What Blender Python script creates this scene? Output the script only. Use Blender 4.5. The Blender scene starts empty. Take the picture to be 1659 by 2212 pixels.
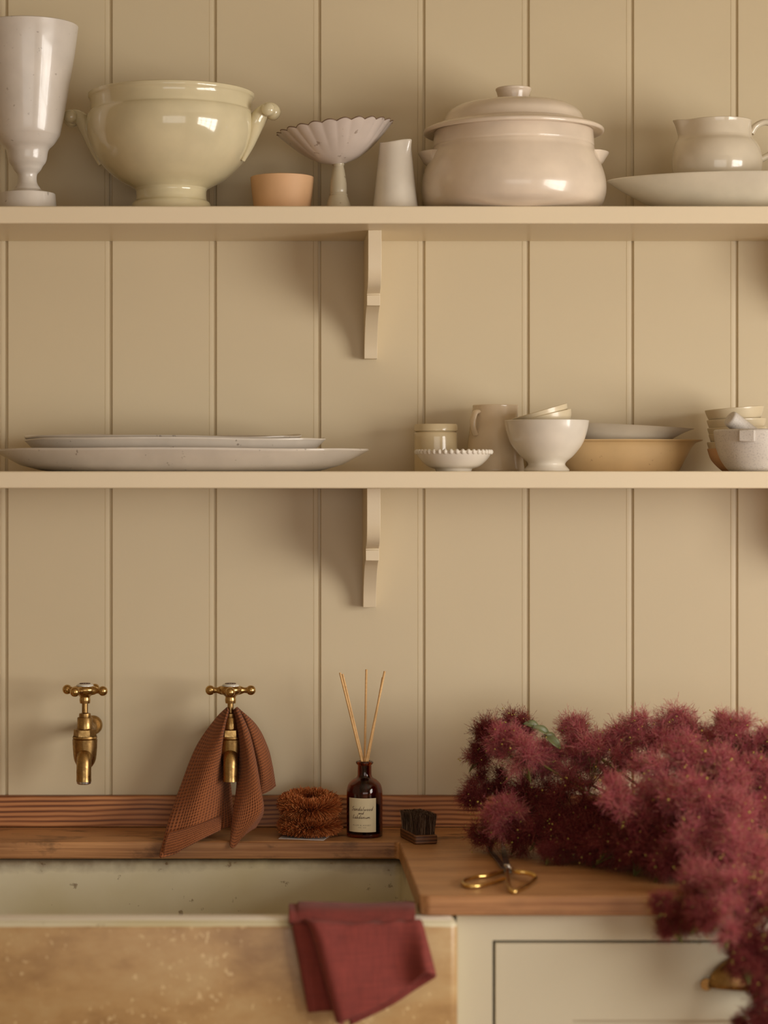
import bpy, bmesh, math, random
import numpy as np
from mathutils import Vector, Matrix, Euler

PI = math.pi
random.seed(7)
rng = np.random.default_rng(11)
SC = bpy.context.scene
C = SC.collection

# ------------------------------------------------------------------ camera
F, DW, VX, HZ, CZ = 4800.0, 4.0, 570.0, 1050.0, 1.5111     # focal (px of 1659x2212), distance to wall, principal point, eye height
cam = bpy.data.cameras.new('camera')
cam.sensor_fit = 'HORIZONTAL'
cam.sensor_width = 36.0
cam.lens = F * 36.0 / 1659.0
cam.shift_x = (829.5 - VX) / 1659.0
cam.shift_y = (HZ - 1106.0) / 1659.0
cam.clip_start = 0.05
cam.dof.use_dof = True
cam.dof.focus_distance = 3.86
cam.dof.aperture_fstop = 2.5
camo = bpy.data.objects.new('camera', cam)
C.objects.link(camo)
camo.location = (0, -DW, CZ)
camo.rotation_euler = (PI / 2, 0, 0)
SC.camera = camo

# ------------------------------------------------------------------ light and exposure
SC.view_settings.view_transform = 'Standard'
SC.view_settings.look = 'None'
SC.view_settings.gamma = 1.0
SC.view_settings.exposure = 0.0
SC.view_settings.use_curve_mapping = False
SC.cycles.use_denoising = True
SC.cycles.max_bounces = 7
SC.cycles.diffuse_bounces = 4
SC.cycles.glossy_bounces = 4
SC.cycles.transmission_bounces = 7
SC.cycles.caustics_reflective = False
SC.cycles.caustics_refractive = False
SC.cycles.sample_clamp_indirect = 6.0
wd = bpy.data.worlds.new('world')
SC.world = wd
wd.use_nodes = True
wd.node_tree.nodes['Background'].inputs[0].default_value = (0.85, 0.9, 1.0, 1)
wd.node_tree.nodes['Background'].inputs[1].default_value = 0.5

WIN_X, WY0, WY1, WZ0, WZ1 = 2.45, -3.6, -1.3, 0.85, 2.1   # the window in the right wall
wl = bpy.data.lights.new('window_daylight', 'AREA')
wl.shape = 'RECTANGLE'
wl.size = WZ1 - WZ0 + 0.1
wl.size_y = WY1 - WY0 + 0.1
wl.energy = 140.0
wl.color = (1.0, 0.945, 0.875)
wlo = bpy.data.objects.new('window_daylight', wl)
C.objects.link(wlo)
wlo.location = (WIN_X + 0.16, (WY0 + WY1) / 2, (WZ0 + WZ1) / 2)
wlo.rotation_euler = (0, PI / 2, 0)          # shines towards -X
FX0, FX1, FZ0, FZ1, YF = -1.0, 1.9, 0.5, 2.0, -5.4            # glazed doors in the wall behind the camera
fl = bpy.data.lights.new('garden_daylight', 'AREA')
fl.shape = 'RECTANGLE'
fl.size = FX1 - FX0 + 0.1
fl.size_y = FZ1 - FZ0 + 0.1
fl.energy = 33.0
fl.color = (1.0, 0.93, 0.84)
flo = bpy.data.objects.new('garden_daylight', fl)
C.objects.link(flo)
flo.location = ((FX0 + FX1) / 2, YF - 0.16, (FZ0 + FZ1) / 2)
flo.rotation_euler = (PI / 2, 0, 0)          # shines towards +Y


# ------------------------------------------------------------------ helpers
def at(px, py, Y):
    d = DW + Y
    return Vector(((px - VX) * d / F, Y, CZ + (HZ - py) * d / F))


def pxm(Y):
    return (DW + Y) / F


def spline(pts, n=6):
    """Catmull-Rom through tuples; a point whose last item is 'c' is a hard corner."""
    P, corner = [], []
    for p in pts:
        if isinstance(p[-1], str):
            P.append(np.array(p[:-1], float)); corner.append(True)
        else:
            P.append(np.array(p, float)); corner.append(False)
    out = []
    N = len(P)
    for i in range(N - 1):
        p1, p2 = P[i], P[i + 1]
        p0 = p1 - (p2 - p1) if (i == 0 or corner[i]) else P[i - 1]
        p3 = p2 + (p2 - p1) if (i + 2 >= N or corner[i + 1]) else P[i + 2]
        for k in range(n):
            t = k / n
            out.append(0.5 * ((2 * p1) + (-p0 + p2) * t + (2 * p0 - 5 * p1 + 4 * p2 - p3) * t * t + (-p0 + 3 * p1 - 3 * p2 + p3) * t ** 3))
    out.append(P[-1])
    return [tuple(x) for x in out]


def resample(pts, n):
    A = np.array(pts, float)
    L = np.concatenate([[0], np.cumsum(np.linalg.norm(np.diff(A, axis=0), axis=1))])
    t = np.linspace(0, L[-1], n)
    return np.stack([np.interp(t, L, A[:, k]) for k in range(A.shape[1])], 1)


class MB:
    def __init__(self):
        self.v, self.f, self.m, self.uv = [], [], [], {}

    def add(self, verts, faces, mat=0, uv=None):
        o = len(self.v)
        self.v += [tuple(x) for x in verts]
        for f in faces:
            self.f.append(tuple(i + o for i in f)); self.m.append(mat)
        if uv is not None:
            for i, u in enumerate(uv):
                self.uv[o + i] = u
        return self

    def box(self, a, b, mat=0):
        x0, y0, z0 = a; x1, y1, z1 = b
        return self.add([(x0, y0, z0), (x1, y0, z0), (x1, y1, z0), (x0, y1, z0), (x0, y0, z1), (x1, y0, z1), (x1, y1, z1), (x0, y1, z1)],
                        [(0, 3, 2, 1), (4, 5, 6, 7), (0, 1, 5, 4), (1, 2, 6, 5), (2, 3, 7, 6), (3, 0, 4, 7)], mat)

    def lathe(self, prof, seg=72, c=(0, 0, 0), mod=None, mat=0):
        v, f = [], []
        n = len(prof)
        for i, (r, z) in enumerate(prof):
            for k in range(seg):
                a = 2 * PI * k / seg
                rr, zz = (r, z) if mod is None else mod(a, r, z, i)
                v.append((c[0] + rr * math.cos(a), c[1] + rr * math.sin(a), c[2] + zz))
        for i in range(n - 1):
            for k in range(seg):
                k2 = (k + 1) % seg
                f.append((i * seg + k, i * seg + k2, (i + 1) * seg + k2, (i + 1) * seg + k))
        return self.add(v, f, mat)

    def tube(self, pts, rad, seg=10, flat=1.0, mat=0, caps=True, up=None):
        P = [Vector(p) for p in pts]
        n = len(P)
        if not hasattr(rad, '__len__'):
            rad = [rad] * n
        v, f = [], []
        prev = None
        for i in range(n):
            t = (P[min(i + 1, n - 1)] - P[max(i - 1, 0)])
            t.normalize()
            if prev is None:
                a = Vector(up) if up else (Vector((0, 0, 1)) if abs(t.z) < 0.9 else Vector((0, 1, 0)))
                u = (a - t * a.dot(t)).normalized()
            else:
                u = (prev - t * prev.dot(t)).normalized()
            prev = u
            w = t.cross(u)
            for k in range(seg):
                a = 2 * PI * k / seg
                v.append(P[i] + u * (math.cos(a) * rad[i] * flat) + w * (math.sin(a) * rad[i]))
        for i in range(n - 1):
            for k in range(seg):
                k2 = (k + 1) % seg
                f.append((i * seg + k, i * seg + k2, (i + 1) * seg + k2, (i + 1) * seg + k))
        if caps:
            f.append(tuple(range(seg - 1, -1, -1)))
            f.append(tuple((n - 1) * seg + k for k in range(seg)))
        return self.add(v, f, mat)

    def ball(self, c, r, seg=16, sc=(1, 1, 1), mat=0):
        rings = seg // 2
        v, f = [], []
        for i in range(rings + 1):
            th = PI * i / rings
            for k in range(seg):
                a = 2 * PI * k / seg
                v.append((c[0] + sc[0] * r * math.sin(th) * math.cos(a), c[1] + sc[1] * r * math.sin(th) * math.sin(a), c[2] - sc[2] * r * math.cos(th)))
        for i in range(rings):
            for k in range(seg):
                k2 = (k + 1) % seg
                f.append((i * seg + k, i * seg + k2, (i + 1) * seg + k2, (i + 1) * seg + k))
        return self.add(v, f, mat)

    def prism(self, poly, z0, z1, mat=0, axis='z'):
        n = len(poly)
        def mk(p, h):
            if axis == 'z': return (p[0], p[1], h)
            if axis == 'x': return (h, p[0], p[1])
            return (p[0], h, p[1])
        v = [mk(p, z0) for p in poly] + [mk(p, z1) for p in poly]
        f = [tuple(range(n - 1, -1, -1)), tuple(range(n, 2 * n))]
        for i in range(n):
            j = (i + 1) % n
            f.append((i, j, n + j, n + i))
        return self.add(v, f, mat)

    def build(self, name, mats, parent=None, loc=(0, 0, 0), bevel=0, bseg=2, sharp=35, smooth=True, fix=True, solid=0, sub=0):
        me = bpy.data.meshes.new(name)
        me.from_pydata(self.v, [], self.f)
        if not isinstance(mats, (list, tuple)):
            mats = [mats]
        for m in mats:
            me.materials.append(m)
        if len(mats) > 1:
            me.polygons.foreach_set('material_index', self.m)
        if self.uv:
            ul = me.uv_layers.new(name='UVMap')
            li = np.empty(len(me.loops), int)
            me.loops.foreach_get('vertex_index', li)
            U = np.zeros((len(self.v), 2))
            for i, u in self.uv.items():
                U[i] = u
            ul.data.foreach_set('uv', U[li].astype(np.float32).ravel())
        if fix:
            bm = bmesh.new(); bm.from_mesh(me)
            bmesh.ops.remove_doubles(bm, verts=bm.verts, dist=1e-6)
            bmesh.ops.recalc_face_normals(bm, faces=bm.faces)
            bm.to_mesh(me); bm.free()
        if smooth:
            me.polygons.foreach_set('use_smooth', [True] * len(me.polygons))
            me.set_sharp_from_angle(angle=math.radians(sharp))
        o = bpy.data.objects.new(name, me)
        C.objects.link(o)
        o.location = loc
        if parent is not None:
            o.parent = parent
        if bevel:
            b = o.modifiers.new('bevel', 'BEVEL'); b.width = bevel; b.segments = bseg; b.limit_method = 'ANGLE'; b.angle_limit = math.radians(40)
            b.harden_normals = False
        if solid:
            s = o.modifiers.new('solid', 'SOLIDIFY'); s.thickness = solid; s.offset = 0
        if sub:
            s = o.modifiers.new('sub', 'SUBSURF'); s.levels = sub; s.render_levels = sub
        return o


def tag(o, label, cat, group=None):
    o['label'] = label; o['category'] = cat
    if group:
        o['group'] = group
    return o


def thing(name, label, cat, loc=(0, 0, 0), rot=(0, 0, 0), group=None):
    o = bpy.data.objects.new(name, None)
    o.empty_display_size = 0.03
    C.objects.link(o)
    o.location = loc; o.rotation_euler = rot
    return tag(o, label, cat, group)


def struct(o):
    o['kind'] = 'structure'
    return o


def shell(outer, t, floor=None):
    """outer profile base->rim as (r,z); returns closed profile with an inside."""
    z0 = outer[0][1]
    fl = z0 + (floor if floor is not None else t * 1.6)
    rt, zt = outer[-1]
    inner = [(max(rt - t * 0.25, 0), zt + t * 0.22), (max(rt - t * 0.75, 0), zt + t * 0.22)]
    for r, z in reversed(outer):
        if z > fl + t * 0.4 and r - t > 0.001:
            inner.append((r - t, z))
    last = inner[-1][0]
    inner += [(last * 0.85, fl + t * 0.1), (last * 0.4, fl), (0.0001, fl)]
    return [(0.0001, z0)] + list(outer) + inner


# ------------------------------------------------------------------ materials
def newmat(name):
    m = bpy.data.materials.new(name)
    m.use_nodes = True
    nt = m.node_tree
    return m, nt, nt.nodes['Principled BSDF']


def srgb(r, g, b):
    def f(c):
        c /= 255.0
        return c / 12.92 if c <= 0.04045 else ((c + 0.055) / 1.055) ** 2.4
    return (f(r), f(g), f(b), 1.0)


def N(nt, kind, **kw):
    n = nt.nodes.new(kind)
    for k, v in kw.items():
        if k.startswith('i_'):
            key = k[2:]
            n.inputs[int(key) if key.isdigit() else key.replace('_', ' ')].default_value = v
        else:
            setattr(n, k, v)
    return n


def ramp(nt, stops):
    r = nt.nodes.new('ShaderNodeValToRGB')
    e = r.color_ramp.elements
    while len(e) < len(stops):
        e.new(0.5)
    for el, (p, c) in zip(e, stops):
        el.position = p; el.color = c
    return r


def coords(nt, scale=(1, 1, 1), kind='Object'):
    tc = nt.nodes.new('ShaderNodeTexCoord')
    mp = nt.nodes.new('ShaderNodeMapping')
    mp.inputs['Scale'].default_value = scale
    nt.links.new(tc.outputs[kind], mp.inputs[0])
    return mp.outputs[0]


def mixc(nt, a, b, fac, mode='MIX'):
    m = nt.nodes.new('ShaderNodeMix')
    m.data_type = 'RGBA'; m.blend_type = mode
    for sock, val in ((m.inputs[6], a), (m.inputs[7], b), (m.inputs[0], fac)):
        if hasattr(val, 'type') and hasattr(val, 'is_linked'):
            nt.links.new(val, sock)
        else:
            sock.default_value = val
    return m.outputs[2]


def mathn(nt, op, a, b=0.0, c=None, clamp=False):
    m = nt.nodes.new('ShaderNodeMath'); m.operation = op; m.use_clamp = clamp
    for i, val in enumerate((a, b) if c is None else (a, b, c)):
        if hasattr(val, 'is_linked'):
            nt.links.new(val, m.inputs[i])
        else:
            m.inputs[i].default_value = val
    return m.outputs[0]


def bump(nt, bs, height, strength=0.2, dist=0.001):
    b = nt.nodes.new('ShaderNodeBump')
    b.inputs['Strength'].default_value = strength
    b.inputs['Distance'].default_value = dist
    nt.links.new(height, b.inputs['Height'])
    nt.links.new(b.outputs[0], bs.inputs['Normal'])


def paint(name, col, rough=0.42, bumpy=0.12, var=0.06):
    m, nt, bs = newmat(name)
    co = coords(nt)
    n1 = N(nt, 'ShaderNodeTexNoise', i_Scale=3.0, i_Detail=5.0)
    nt.links.new(co, n1.inputs[0])
    n2 = N(nt, 'ShaderNodeTexNoise', i_Scale=140.0, i_Detail=3.0)
    nt.links.new(co, n2.inputs[0])
    dark = tuple(c * (1 - var * 2) for c in col[:3]) + (1,)
    nt.links.new(mixc(nt, dark, col, n1.outputs[0]), bs.inputs['Base Color'])
    bs.inputs['Roughness'].default_value = rough
    bump(nt, bs, n2.outputs[0], bumpy, 0.001)
    return m


def ceramic(name, col, rough=0.18, speck=0.0, wob=0.15, coat=0.3, speckcol=(0.10, 0.06, 0.03, 1), tint=None, sscale=90.0):
    m, nt, bs = newmat(name)
    co = coords(nt)
    n1 = N(nt, 'ShaderNodeTexNoise', i_Scale=14.0, i_Detail=4.0)
    nt.links.new(co, n1.inputs[0])
    c2 = tint or tuple(c * 0.88 for c in col[:3]) + (1,)
    rr = ramp(nt, [(0.35, c2), (0.65, col)])
    nt.links.new(n1.outputs[0], rr.inputs[0])
    base = rr.outputs[0]
    if speck:
        n2 = N(nt, 'ShaderNodeTexNoise', i_Scale=sscale, i_Detail=2.0)
        nt.links.new(co, n2.inputs[0])
        r2 = ramp(nt, [(0.70 - 0.12 * speck, (0, 0, 0, 1)), (0.76 - 0.12 * speck, (1, 1, 1, 1))])
        nt.links.new(n2.outputs[0], r2.inputs[0])
        base = mixc(nt, base, speckcol, mathn(nt, 'MULTIPLY', r2.outputs[0], 0.6))
    nt.links.new(base, bs.inputs['Base Color'])
    bs.inputs['Roughness'].default_value = rough
    bs.inputs['Coat Weight'].default_value = coat
    bs.inputs['Coat Roughness'].default_value = 0.06
    n3 = N(nt, 'ShaderNodeTexNoise', i_Scale=22.0, i_Detail=2.0)
    nt.links.new(co, n3.inputs[0])
    bump(nt, bs, n3.outputs[0], wob, 0.004)
    return m


def wood(name, dark, mid, light, axis=2, period=0.0085, rough=0.5, stretch=0.07, contrast=1.0, stain=0.0, dist=2.6, gloss_bump=0.15, dscale=0.12, lo=0.18, stain_y=None):
    """Grain lines run along X; growth rings repeat along 'axis'."""
    m, nt, bs = newmat(name)
    co = coords(nt, (stretch, 1, 1))
    w = N(nt, 'ShaderNodeTexWave', wave_type='BANDS', bands_direction='XYZ'[axis], wave_profile='SIN')
    w.inputs['Scale'].default_value = 0.314 / period
    w.inputs['Distortion'].default_value = dist
    w.inputs['Detail'].default_value = 2.0
    w.inputs['Detail Scale'].default_value = dscale
    nt.links.new(co, w.inputs[0])
    n = N(nt, 'ShaderNodeTexNoise', i_Scale=60.0, i_Detail=6.0, i_Roughness=0.6)
    co2 = coords(nt, (0.06, 4, 4))
    nt.links.new(co2, n.inputs[0])
    f = mathn(nt, 'ADD', mathn(nt, 'MULTIPLY', w.outputs[1], 0.55 * contrast), mathn(nt, 'MULTIPLY', n.outputs[0], 0.62))
    rr = ramp(nt, [(lo, dark), (0.48, mid), (0.9, light)])
    nt.links.new(f, rr.inputs[0])
    col = rr.outputs[0]
    big = N(nt, 'ShaderNodeTexNoise', i_Scale=6.0, i_Detail=4.0)
    co3 = coords(nt, (0.8, 3, 3))
    nt.links.new(co3, big.inputs[0])
    b2 = ramp(nt, [(0.38, (0.74, 0.68, 0.63, 1)), (0.62, (1.1, 1.08, 1.05, 1))])
    nt.links.new(big.outputs[0], b2.inputs[0])
    col = mixc(nt, col, b2.outputs[0], 0.7, 'MULTIPLY')
    if stain:
        s = N(nt, 'ShaderNodeTexNoise', i_Scale=9.0, i_Detail=5.0, i_Roughness=0.65)
        nt.links.new(coords(nt, (1.0, 2.0, 2.0)), s.inputs[0])
        s2 = ramp(nt, [(0.54, (0, 0, 0, 1)), (0.66, (1, 1, 1, 1))])
        nt.links.new(s.outputs[0], s2.inputs[0])
        stk = mathn(nt, 'MULTIPLY', s2.outputs[0], stain)
        if stain_y is not None:      # water stains lie on the strip behind the sink
            tc = nt.nodes.new('ShaderNodeTexCoord'); sp = nt.nodes.new('ShaderNodeSeparateXYZ')
            nt.links.new(tc.outputs['Object'], sp.inputs[0])
            mr = N(nt, 'ShaderNodeMapRange', i_1=stain_y - 0.02, i_2=stain_y + 0.02, i_3=0.25, i_4=1.0)
            nt.links.new(sp.outputs[1], mr.inputs[0])
            stk = mathn(nt, 'MULTIPLY', stk, mr.outputs[0])
        col = mixc(nt, col, (0.035, 0.017, 0.008, 1), stk)
    nt.links.new(col, bs.inputs['Base Color'])
    bs.inputs['Roughness'].default_value = rough
    bump(nt, bs, f, gloss_bump, 0.0012)
    return m


def metal(name, col, rough=0.25, tarnish=(0.10, 0.05, 0.02, 1), amt=0.6):
    m, nt, bs = newmat(name)
    co = coords(nt)
    n1 = N(nt, 'ShaderNodeTexNoise', i_Scale=55.0, i_Detail=6.0, i_Roughness=0.65)
    nt.links.new(co, n1.inputs[0])
    r1 = ramp(nt, [(0.42, (0, 0, 0, 1)), (0.72, (1, 1, 1, 1))])
    nt.links.new(n1.outputs[0], r1.inputs[0])
    k = mathn(nt, 'MULTIPLY', r1.outputs[0], amt)
    nt.links.new(mixc(nt, col, tarnish, k), bs.inputs['Base Color'])
    bs.inputs['Metallic'].default_value = 1.0
    nt.links.new(mathn(nt, 'ADD', mathn(nt, 'MULTIPLY', k, 0.35), rough), bs.inputs['Roughness'])
    bump(nt, bs, n1.outputs[0], 0.08, 0.001)
    return m


def cloth_mat(name, col, dark, kind='waffle', scale=60):
    m, nt, bs = newmat(name)
    tc = nt.nodes.new('ShaderNodeTexCoord')
    sep = nt.nodes.new('ShaderNodeSeparateXYZ')
    nt.links.new(tc.outputs['UV'], sep.inputs[0])
    def s(o, k):
        return mathn(nt, 'SINE', mathn(nt, 'MULTIPLY', o, k))
    if kind == 'waffle':
        a = mathn(nt, 'ABSOLUTE', s(sep.outputs[0], scale * PI))
        b = mathn(nt, 'ABSOLUTE', s(sep.outputs[1], scale * PI))
        h = mathn(nt, 'MULTIPLY', a, b)
        nz = N(nt, 'ShaderNodeTexNoise', i_Scale=300.0, i_Detail=2.0)
        nt.links.new(coords(nt), nz.inputs[0])
        f = mathn(nt, 'ADD', mathn(nt, 'MULTIPLY', h, -0.55), mathn(nt, 'ADD', 0.62, mathn(nt, 'MULTIPLY', nz.outputs[0], 0.3)))
        bump(nt, bs, mathn(nt, 'MULTIPLY', h, -1.0), 0.9, 0.0016)
    else:
        n1 = N(nt, 'ShaderNodeTexNoise', i_Scale=1.0, i_Detail=4.0)
        nt.links.new(coords(nt, (260, 260, 18), 'Object'), n1.inputs[0])
        n2 = N(nt, 'ShaderNodeTexNoise', i_Scale=1.0, i_Detail=4.0)
        nt.links.new(coords(nt, (22, 22, 420), 'Object'), n2.inputs[0])
        f = mathn(nt, 'MULTIPLY', mathn(nt, 'ADD', n1.outputs[0], n2.outputs[0]), 0.55)
        bump(nt, bs, f, 0.35, 0.0012)
    rr = ramp(nt, [(0.25, dark), (0.75, col)])
    nt.links.new(f, rr.inputs[0])
    nt.links.new(rr.outputs[0], bs.inputs['Base Color'])
    bs.inputs['Roughness'].default_value = 0.9
    bs.inputs['Sheen Weight'].default_value = 0.06
    bs.inputs['Sheen Roughness'].default_value = 0.5
    return m


def plain(name, col, rough=0.5, metallic=0.0):
    m, nt, bs = newmat(name)
    n1 = N(nt, 'ShaderNodeTexNoise', i_Scale=60.0, i_Detail=3.0)
    nt.links.new(coords(nt), n1.inputs[0])
    nt.links.new(mixc(nt, tuple(c * 0.85 for c in col[:3]) + (1,), col, n1.outputs[0]), bs.inputs['Base Color'])
    bs.inputs['Roughness'].default_value = rough
    bs.inputs['Metallic'].default_value = metallic
    return m


def fibre(name, stops, rough=0.6, transl=0.25):
    m, nt, bs = newmat(name)
    g = nt.nodes.new('ShaderNodeNewGeometry')
    rr = ramp(nt, stops)
    nt.links.new(g.outputs['Random Per Island'], rr.inputs[0])
    nt.links.new(rr.outputs[0], bs.inputs['Base Color'])
    bs.inputs['Roughness'].default_value = rough
    bs.inputs['Specular IOR Level'].default_value = 0.25
    if transl:
        tr = nt.nodes.new('ShaderNodeBsdfTranslucent')
        nt.links.new(rr.outputs[0], tr.inputs[0])
        mx = nt.nodes.new('ShaderNodeMixShader')
        mx.inputs[0].default_value = transl
        nt.links.new(bs.outputs[0], mx.inputs[1]); nt.links.new(tr.outputs[0], mx.inputs[2])
        nt.links.new(mx.outputs[0], nt.nodes['Material Output'].inputs[0])
    return m


M = {}
M['wall'] = paint('wall_paint', srgb(214, 198, 165), 0.40, 0.10, 0.04)
M['shelf'] = paint('shelf_paint', srgb(228, 212, 182), 0.36, 0.10, 0.03)
M['room'] = paint('room_plaster', srgb(205, 192, 168), 0.8, 0.1, 0.05)
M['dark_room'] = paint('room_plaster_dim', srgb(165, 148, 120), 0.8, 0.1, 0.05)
M['floor'] = wood('floor_boards', srgb(110, 80, 52), srgb(165, 128, 88), srgb(190, 152, 110), 1, 0.03)
M['cabinet'] = paint('cabinet_paint', srgb(204, 196, 172), 0.4, 0.10, 0.04)
M['gap'] = plain('shadow_gap', (0.01, 0.008, 0.006, 1), 0.9)
M['upstand'] = wood('pine_upstand', srgb(100, 52, 22), srgb(180, 116, 68), srgb(212, 154, 100), 2, 0.0086, 0.45, 0.45, 0.9, 0.0, 9.0, 0.05, 0.20, 0.24)
M['counter'] = wood('worn_counter', srgb(124, 78, 42), srgb(196, 146, 98), srgb(216, 172, 126), 1, 0.012, 0.42, 0.13, 0.6, 0.7, 4.0, 0.15, 0.4, 0.18, -0.20)
M['white'] = ceramic('white_glaze', srgb(226, 218, 204), 0.2)
M['goblet'] = ceramic('goblet_glaze', srgb(216, 208, 198), 0.28, 0.05, 0.35, 0.4, (0.25, 0.2, 0.16, 1))
M['cream'] = ceramic('cream_glaze', srgb(216, 205, 170), 0.12, 0.0, 0.06, 0.5)
M['compote'] = ceramic('compote_glaze', srgb(205, 192, 182), 0.3, 0.2, 0.2, 0.3, (0.2, 0.13, 0.09, 1))
M['compote_stem'] = ceramic('stem_glaze', srgb(190, 178, 152), 0.3, 0.2, 0.2, 0.3)
M['peach'] = ceramic('peach_clay', srgb(222, 178, 134), 0.6, 0, 0.05, 0.0)
M['casserole'] = ceramic('casserole_glaze', srgb(226, 210, 190), 0.24, 0.0, 0.06, 0.35)
M['ivory'] = ceramic('ivory_glaze', srgb(218, 206, 184), 0.14, 0.0, 0.05, 0.4)
M['bigdish'] = ceramic('dish_glaze', srgb(224, 216, 196), 0.3, 0.0, 0.03, 0.15)
M['platter'] = ceramic('platter_glaze', srgb(206, 196, 182), 0.3, 0.05, 0.25, 0.3, (0.12, 0.08, 0.05, 1))
M['yellow'] = ceramic('straw_glaze', srgb(222, 203, 164), 0.2, 0, 0.05, 0.4)
M['sand'] = ceramic('sand_glaze', srgb(226, 206, 176), 0.2, 0, 0.05, 0.4)
M['tan'] = ceramic('tan_stoneware', srgb(204, 172, 124), 0.45, 0.05, 0.15, 0.1, (0.25, 0.14, 0.06, 1))
M['greyplate'] = ceramic('grey_plate', srgb(214, 201, 178), 0.4, 0, 0.08, 0.1)
M['marble'] = ceramic('mortar_stone', srgb(214, 206, 196), 0.55, 1.1, 0.25, 0.0, (0.42, 0.38, 0.35, 1), None, 420.0)
M['stackbowl'] = ceramic('stack_glaze', srgb(222, 206, 174), 0.3, 0.0, 0.05, 0.2)
M['brass'] = metal('aged_brass', (0.42, 0.265, 0.10, 1), 0.27, (0.13, 0.06, 0.02, 1), 0.8)
M['brass_bright'] = metal('polished_brass', (0.56, 0.37, 0.145, 1), 0.2, (0.26, 0.13, 0.04, 1), 0.5)
M['gold'] = metal('scissor_brass', (0.85, 0.58, 0.2, 1), 0.2, (0.5, 0.28, 0.09, 1), 0.3)
M['chrome'] = metal('worn_chrome', (0.6, 0.58, 0.55, 1), 0.2)
M['steel'] = metal('dark_steel', (0.25, 0.24, 0.23, 1), 0.3, (0.08, 0.06, 0.05, 1), 0.6)
M['ink'] = plain('dark_ink', srgb(70, 34, 22), 0.7)
M['porcelain'] = ceramic('tap_porcelain', srgb(225, 220, 208), 0.15, 0, 0.03)
M['label'] = plain('label_paper', srgb(226, 212, 176), 0.75)
M['greyink'] = plain('grey_ink', srgb(120, 108, 88), 0.7)
M['card'] = plain('pale_card', srgb(205, 200, 196), 0.35)
M['reed'] = wood('reed_wood', srgb(206, 158, 96), srgb(232, 192, 134), srgb(240, 206, 150), 2, 0.002, 0.6, 1.0, 0.4)
M['brushwood'] = wood('brush_wood', srgb(52, 28, 14), srgb(104, 66, 38), srgb(138, 94, 58), 2, 0.006, 0.5, 0.3, 0.8)
M['brown_cloth'] = cloth_mat('brown_waffle', srgb(164, 96, 52), srgb(106, 55, 25), 'waffle', 34)
M['red_cloth'] = cloth_mat('russet_linen', srgb(132, 55, 47), srgb(92, 34, 28), 'linen')
M['coir'] = fibre('coir_fibre', [(0.0, srgb(150, 76, 36)), (0.6, srgb(205, 118, 64)), (1.0, srgb(228, 156, 98))], 0.5, 0.15)
M['coir_core'] = plain('coir_core', srgb(90, 42, 18), 0.9)
M['bristle'] = fibre('dark_bristle', [(0.0, srgb(48, 34, 26)), (0.75, srgb(96, 72, 56)), (1.0, srgb(196, 168, 140))], 0.4, 0.0)
M['smoke'] = fibre('smoke_hair', [(0.0, srgb(200, 92, 104)), (0.45, srgb(228, 130, 146)), (0.8, srgb(238, 160, 160)), (1.0, srgb(226, 196, 150))], 0.7, 0.45)
M['smoke_shaded'] = fibre('smoke_hair_shaded', [(0.0, srgb(108, 34, 40)), (0.6, srgb(160, 64, 72)), (1.0, srgb(190, 116, 92))], 0.7, 0.35)  # burgundy plumes, darkened in colour for shade deep and low in the bunch
M['smoke_pale'] = fibre('smoke_hair_pale', [(0.0, srgb(206, 132, 116)), (0.6, srgb(226, 170, 142)), (1.0, srgb(214, 196, 140))], 0.7, 0.45)
M['seed'] = plain('seed_green', srgb(190, 170, 80), 0.5)
M['seed_dark'] = plain('seed_dark', srgb(60, 22, 22), 0.5)
M['stem'] = plain('green_stem', srgb(120, 116, 52), 0.6)
M['leaf'] = plain('grey_green_leaf', srgb(112, 118, 78), 0.45)


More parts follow.
